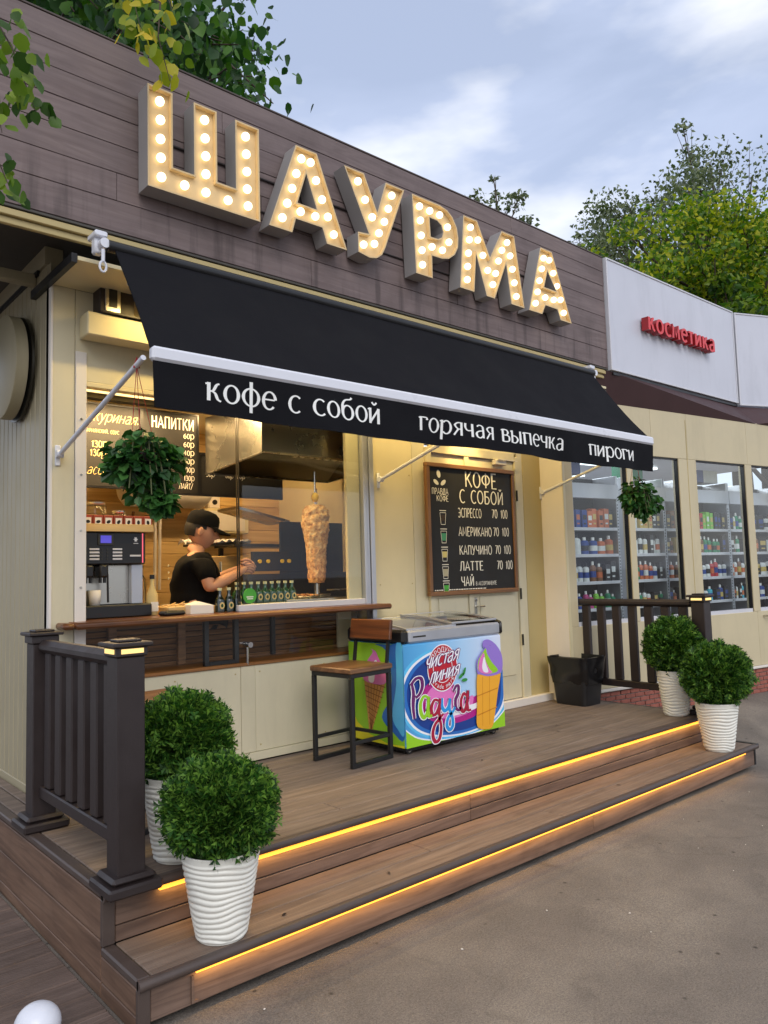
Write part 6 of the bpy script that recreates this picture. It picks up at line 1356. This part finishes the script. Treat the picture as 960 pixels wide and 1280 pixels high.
def tree(name,label,base,h,crown,clumps,per,leaf,mat,seed,trunk=.25,extra=()):
    rnd=random.Random(seed); t=thing(name,label,'tree',base); cx,cy,cz,rx,ry,rz=crown
    m=MB(); top=Vector((cx,cy,cz)); b0=Vector(base); m.tube([b0,b0.lerp(top,.5)+Vector((.2,.1,0)),top],[trunk,trunk*.7,trunk*.3],10)
    cl=[]
    for i in range(clumps):
        d=Vector((rnd.gauss(0,1),rnd.gauss(0,1),rnd.gauss(0,.9))).normalized()*rnd.uniform(.25,1.12); cl.append((Vector((cx+d.x*rx,cy+d.y*ry,cz+d.z*rz)),rnd.uniform(.4,1.0)))
    cl+= [(Vector(e[:3]),e[3]) for e in extra]
    for c,s in cl:
        s0=b0.lerp(top,rnd.uniform(.5,1)); mid=s0.lerp(c,.5)+Vector((rnd.gauss(0,.2),rnd.gauss(0,.2),rnd.gauss(.1,.2))); m.tube([s0,mid,c],[trunk*.22,trunk*.13,trunk*.04],5)
        for q in range(3): d=Vector((rnd.gauss(0,1),rnd.gauss(0,1),rnd.gauss(.3,1))).normalized(); m.tube([mid.lerp(c,.6),c+d*s*.8*min(rx,rz)*.35],[trunk*.05,trunk*.015],4)
    m.build('trunk','bark',t,smooth=True,fix=False)
    m=MB(); R0=min(rx,rz)*.36
    for c,s in cl: leaves(m,rnd,c,(R0*s,R0*s,R0*s*.75),int(per*s),leaf)
    f=m.build('crown',mat,t,fix=False); f['kind']='stuff'; return t
tree('tree','bright yellow-green tree rising behind the grey sign boxes',(20.0,5.0,0),9,(19.6,5.0,8.6,4.6,3.2,2.6),170,330,.13,'tree_yellow',31,.3)
tree('tree','dark green tree low behind the shop roof at the right edge',(19.0,3.8,0),9,(19.5,4.2,6.6,5.5,3.2,1.8),120,340,.15,'tree_green',32,.3)
tree('tree','tall grey-green tree reaching highest behind the yellow-green one',(34,11,0),18,(36,12,14.3,10.5,5,5.4),280,290,.19,'tree_grey',33,.5,extra=[(33.5,12,19.5,.5),(32.8,12,20.8,.35),(32.2,12,21.8,.25),(27,12,15.4,.45),(26,12,14.6,.6),(28.6,12,16.4,.5)])
tree('tree','thin grey-green treetop showing above the middle of the brown fascia',(19.5,12.5,0),14,(19.2,12.5,12.9,1.8,1.2,1.7),46,110,.15,'tree_grey',34,.25,extra=[(19.1,12.5,14.6,.35),(19.0,12.5,15.2,.22),(21.0,12.5,13.2,.35),(21.9,12.5,12.6,.3)])
tree('tree','thin grey-green treetop right of the first one, above the sign end',(25,12.5,0),14,(24.6,12.5,12.6,2.4,1.2,1.6),46,110,.15,'tree_grey',36,.25,extra=[(24.0,12.5,14.5,.3),(24.0,12.5,13.9,.4),(26,12.5,13.4,.4)])
# near linden: stands behind the kiosk, its boughs hang over the fascia
def bough(m,f,rnd,pts,n,size,spread,r=.02):
    m.tube(pts,[r*(1-.8*i/(len(pts)-1)) for i in range(len(pts))],6); gs=lambda: max(-1.7,min(1.7,rnd.gauss(0,1)))*spread
    for i in range(n):
        k=rnd.random()*(len(pts)-1); a=int(k); p=Vector(pts[a]).lerp(Vector(pts[min(a+1,len(pts)-1)]),k-a)+Vector((gs(),gs(),gs()))
        ax=Vector((rnd.gauss(0,.6),rnd.gauss(0,.6),rnd.gauss(-.9,.4))).normalized(); sd_=ax.cross(Vector((rnd.gauss(0,1),rnd.gauss(0,1),rnd.gauss(0,.3)))).normalized(); nn=ax.cross(sd_); s=size*rnd.uniform(.7,1.2)
        P=lambda a_,b_,c_=0: p+ax*(a_*s)+sd_*(b_*s)+nn*(c_*s)
        o=len(f.v); f.add([P(0,0),P(.18,.36,.06),P(.55,.46,.05),P(.85,.25,0),P(1.08,0,-.05),P(.85,-.25,0),P(.55,-.46,.05),P(.18,-.36,.06),P(.5,0,-.04)],[(i,(i+1)%8,8) for i in range(8)])
lt_=thing('linden_tree','leafy linden tree behind the kiosk with boughs over the brown fascia','tree',(1.6,3.4,0))
rnd=random.Random(77); m=MB(); f=MB(); fy=MB()
m.tube([(1.6,3.4,-.05),(1.65,3.4,3.0),(1.9,3.3,5.6),(2.0,3.3,7.4)],[.2,.16,.1,.05],12)
for i in range(46):
    u_=rnd.random(); x=rnd.uniform(.2,3.2); tgt=Vector((x,rnd.uniform(1.6,4.2),6.0+rnd.uniform(.0,2.2)+.35*(2.6-x if x<2.6 else (2.6-x)*2)))
    s0=Vector((1.85,3.3,rnd.uniform(4.6,6.4))); bough(m,f,rnd,[tuple(s0),tuple(s0.lerp(tgt,.5)+Vector((0,0,.25))),tuple(tgt)],230,.085,.19,.03)
for tgt in [(3.1,2.8,7.5),(3.25,2.6,7.1),(3.3,2.7,7.3),(3.0,2.6,6.7),(3.1,2.5,6.5),(2.9,2.6,6.9)]:
    bough(m,f,rnd,[(1.95,3.1,6.4),(2.5,2.9,6.95),tgt],110,.085,.12,.025)
for i in range(14):
    x=rnd.uniform(.0,1.9); bough(m,f,rnd,[(1.7,3.2,5.2),(x,2.0,5.7),(x-.1,.8,5.35+.25*rnd.random()),(x-.15,.15,4.75+.35*rnd.random())],170,.085,.15,.02)
# low twig poking above the middle of the parapet
bough(m,f,rnd,[(1.95,3.1,4.6),(2.3,1.2,4.6),(2.35,.2,4.42),(2.45,-.1,4.36)],26,.07,.05,.012)
m.build('trunk','bark',lt_,smooth=True,fix=False); o=f.build('crown','tree_near',lt_,fix=False,smooth=True); o['kind']='stuff'
lb=thing('overhanging_branch','linden branch with yellowing leaves hanging in front of the first sign letter','branch',(.3,-.8,4.6))
m=MB(); f=MB(); rnd=random.Random(5)
bough(m,f,rnd,[(.75,.9,5.5),(.58,-.2,4.8),(.46,-.80,4.28),(.42,-.86,4.05),(.47,-.88,3.84)],75,.068,.075,.008)
bough(m,f,rnd,[(.55,-.2,4.9),(.52,-.7,4.5),(.50,-.85,4.22)],26,.065,.07,.006)
bough(m,f,rnd,[(.45,-.2,4.9),(.33,-.7,4.45),(.34,-.85,4.05)],22,.062,.06,.006)
m.build('twig','bark',lb,fix=False); o=f.build('leaves','leaf_yellow',lb,fix=False,smooth=True); o['kind']='stuff'
lb=thing('overhanging_branch','near green linden twigs drooping in from the top left corner','branch',(-.5,-1.9,3.3))
m=MB(); f=MB(); rnd=random.Random(9)
bough(m,f,rnd,[(-.75,-1.2,3.9),(-.56,-1.75,3.25),(-.49,-1.88,3.0),(-.43,-1.9,2.82)],95,.046,.05,.005)
bough(m,f,rnd,[(-.75,-1.2,3.7),(-.60,-1.8,3.05),(-.55,-1.9,2.86),(-.52,-1.9,2.73)],60,.046,.036,.005)
bough(m,f,rnd,[(-.75,-1.2,3.4),(-.58,-1.75,2.86),(-.52,-1.85,2.68),(-.50,-1.9,2.58)],50,.042,.03,.005)
m.build('twig','bark',lb,fix=False); o=f.build('leaves','near_twig_leaf',lb,fix=False,smooth=True); o['kind']='stuff'
# ------------------------------------------------------------------ small litter on the asphalt
rnd=random.Random(41); PB=None
for i in range(34):
    x=rnd.uniform(-.2,4.8); y=rnd.uniform(-3.6,-1.72)
    if PB is None: m=MB(); m.ell((0,0,0),(.007,.005,.003),7,4); o=m.build('pebble','pale'); PB=o.data
    else: o=link(PB,'pebble')
    o.location=(x,y,gz(x,y)+.004); o.rotation_euler=(0,0,rnd.uniform(0,6)); s=rnd.uniform(.25,.9); o.scale=(s,s,s); tag(o,'tiny pale pebble or crumb lying on the brown asphalt before the steps','pebble',group='pebbles scattered on the asphalt')
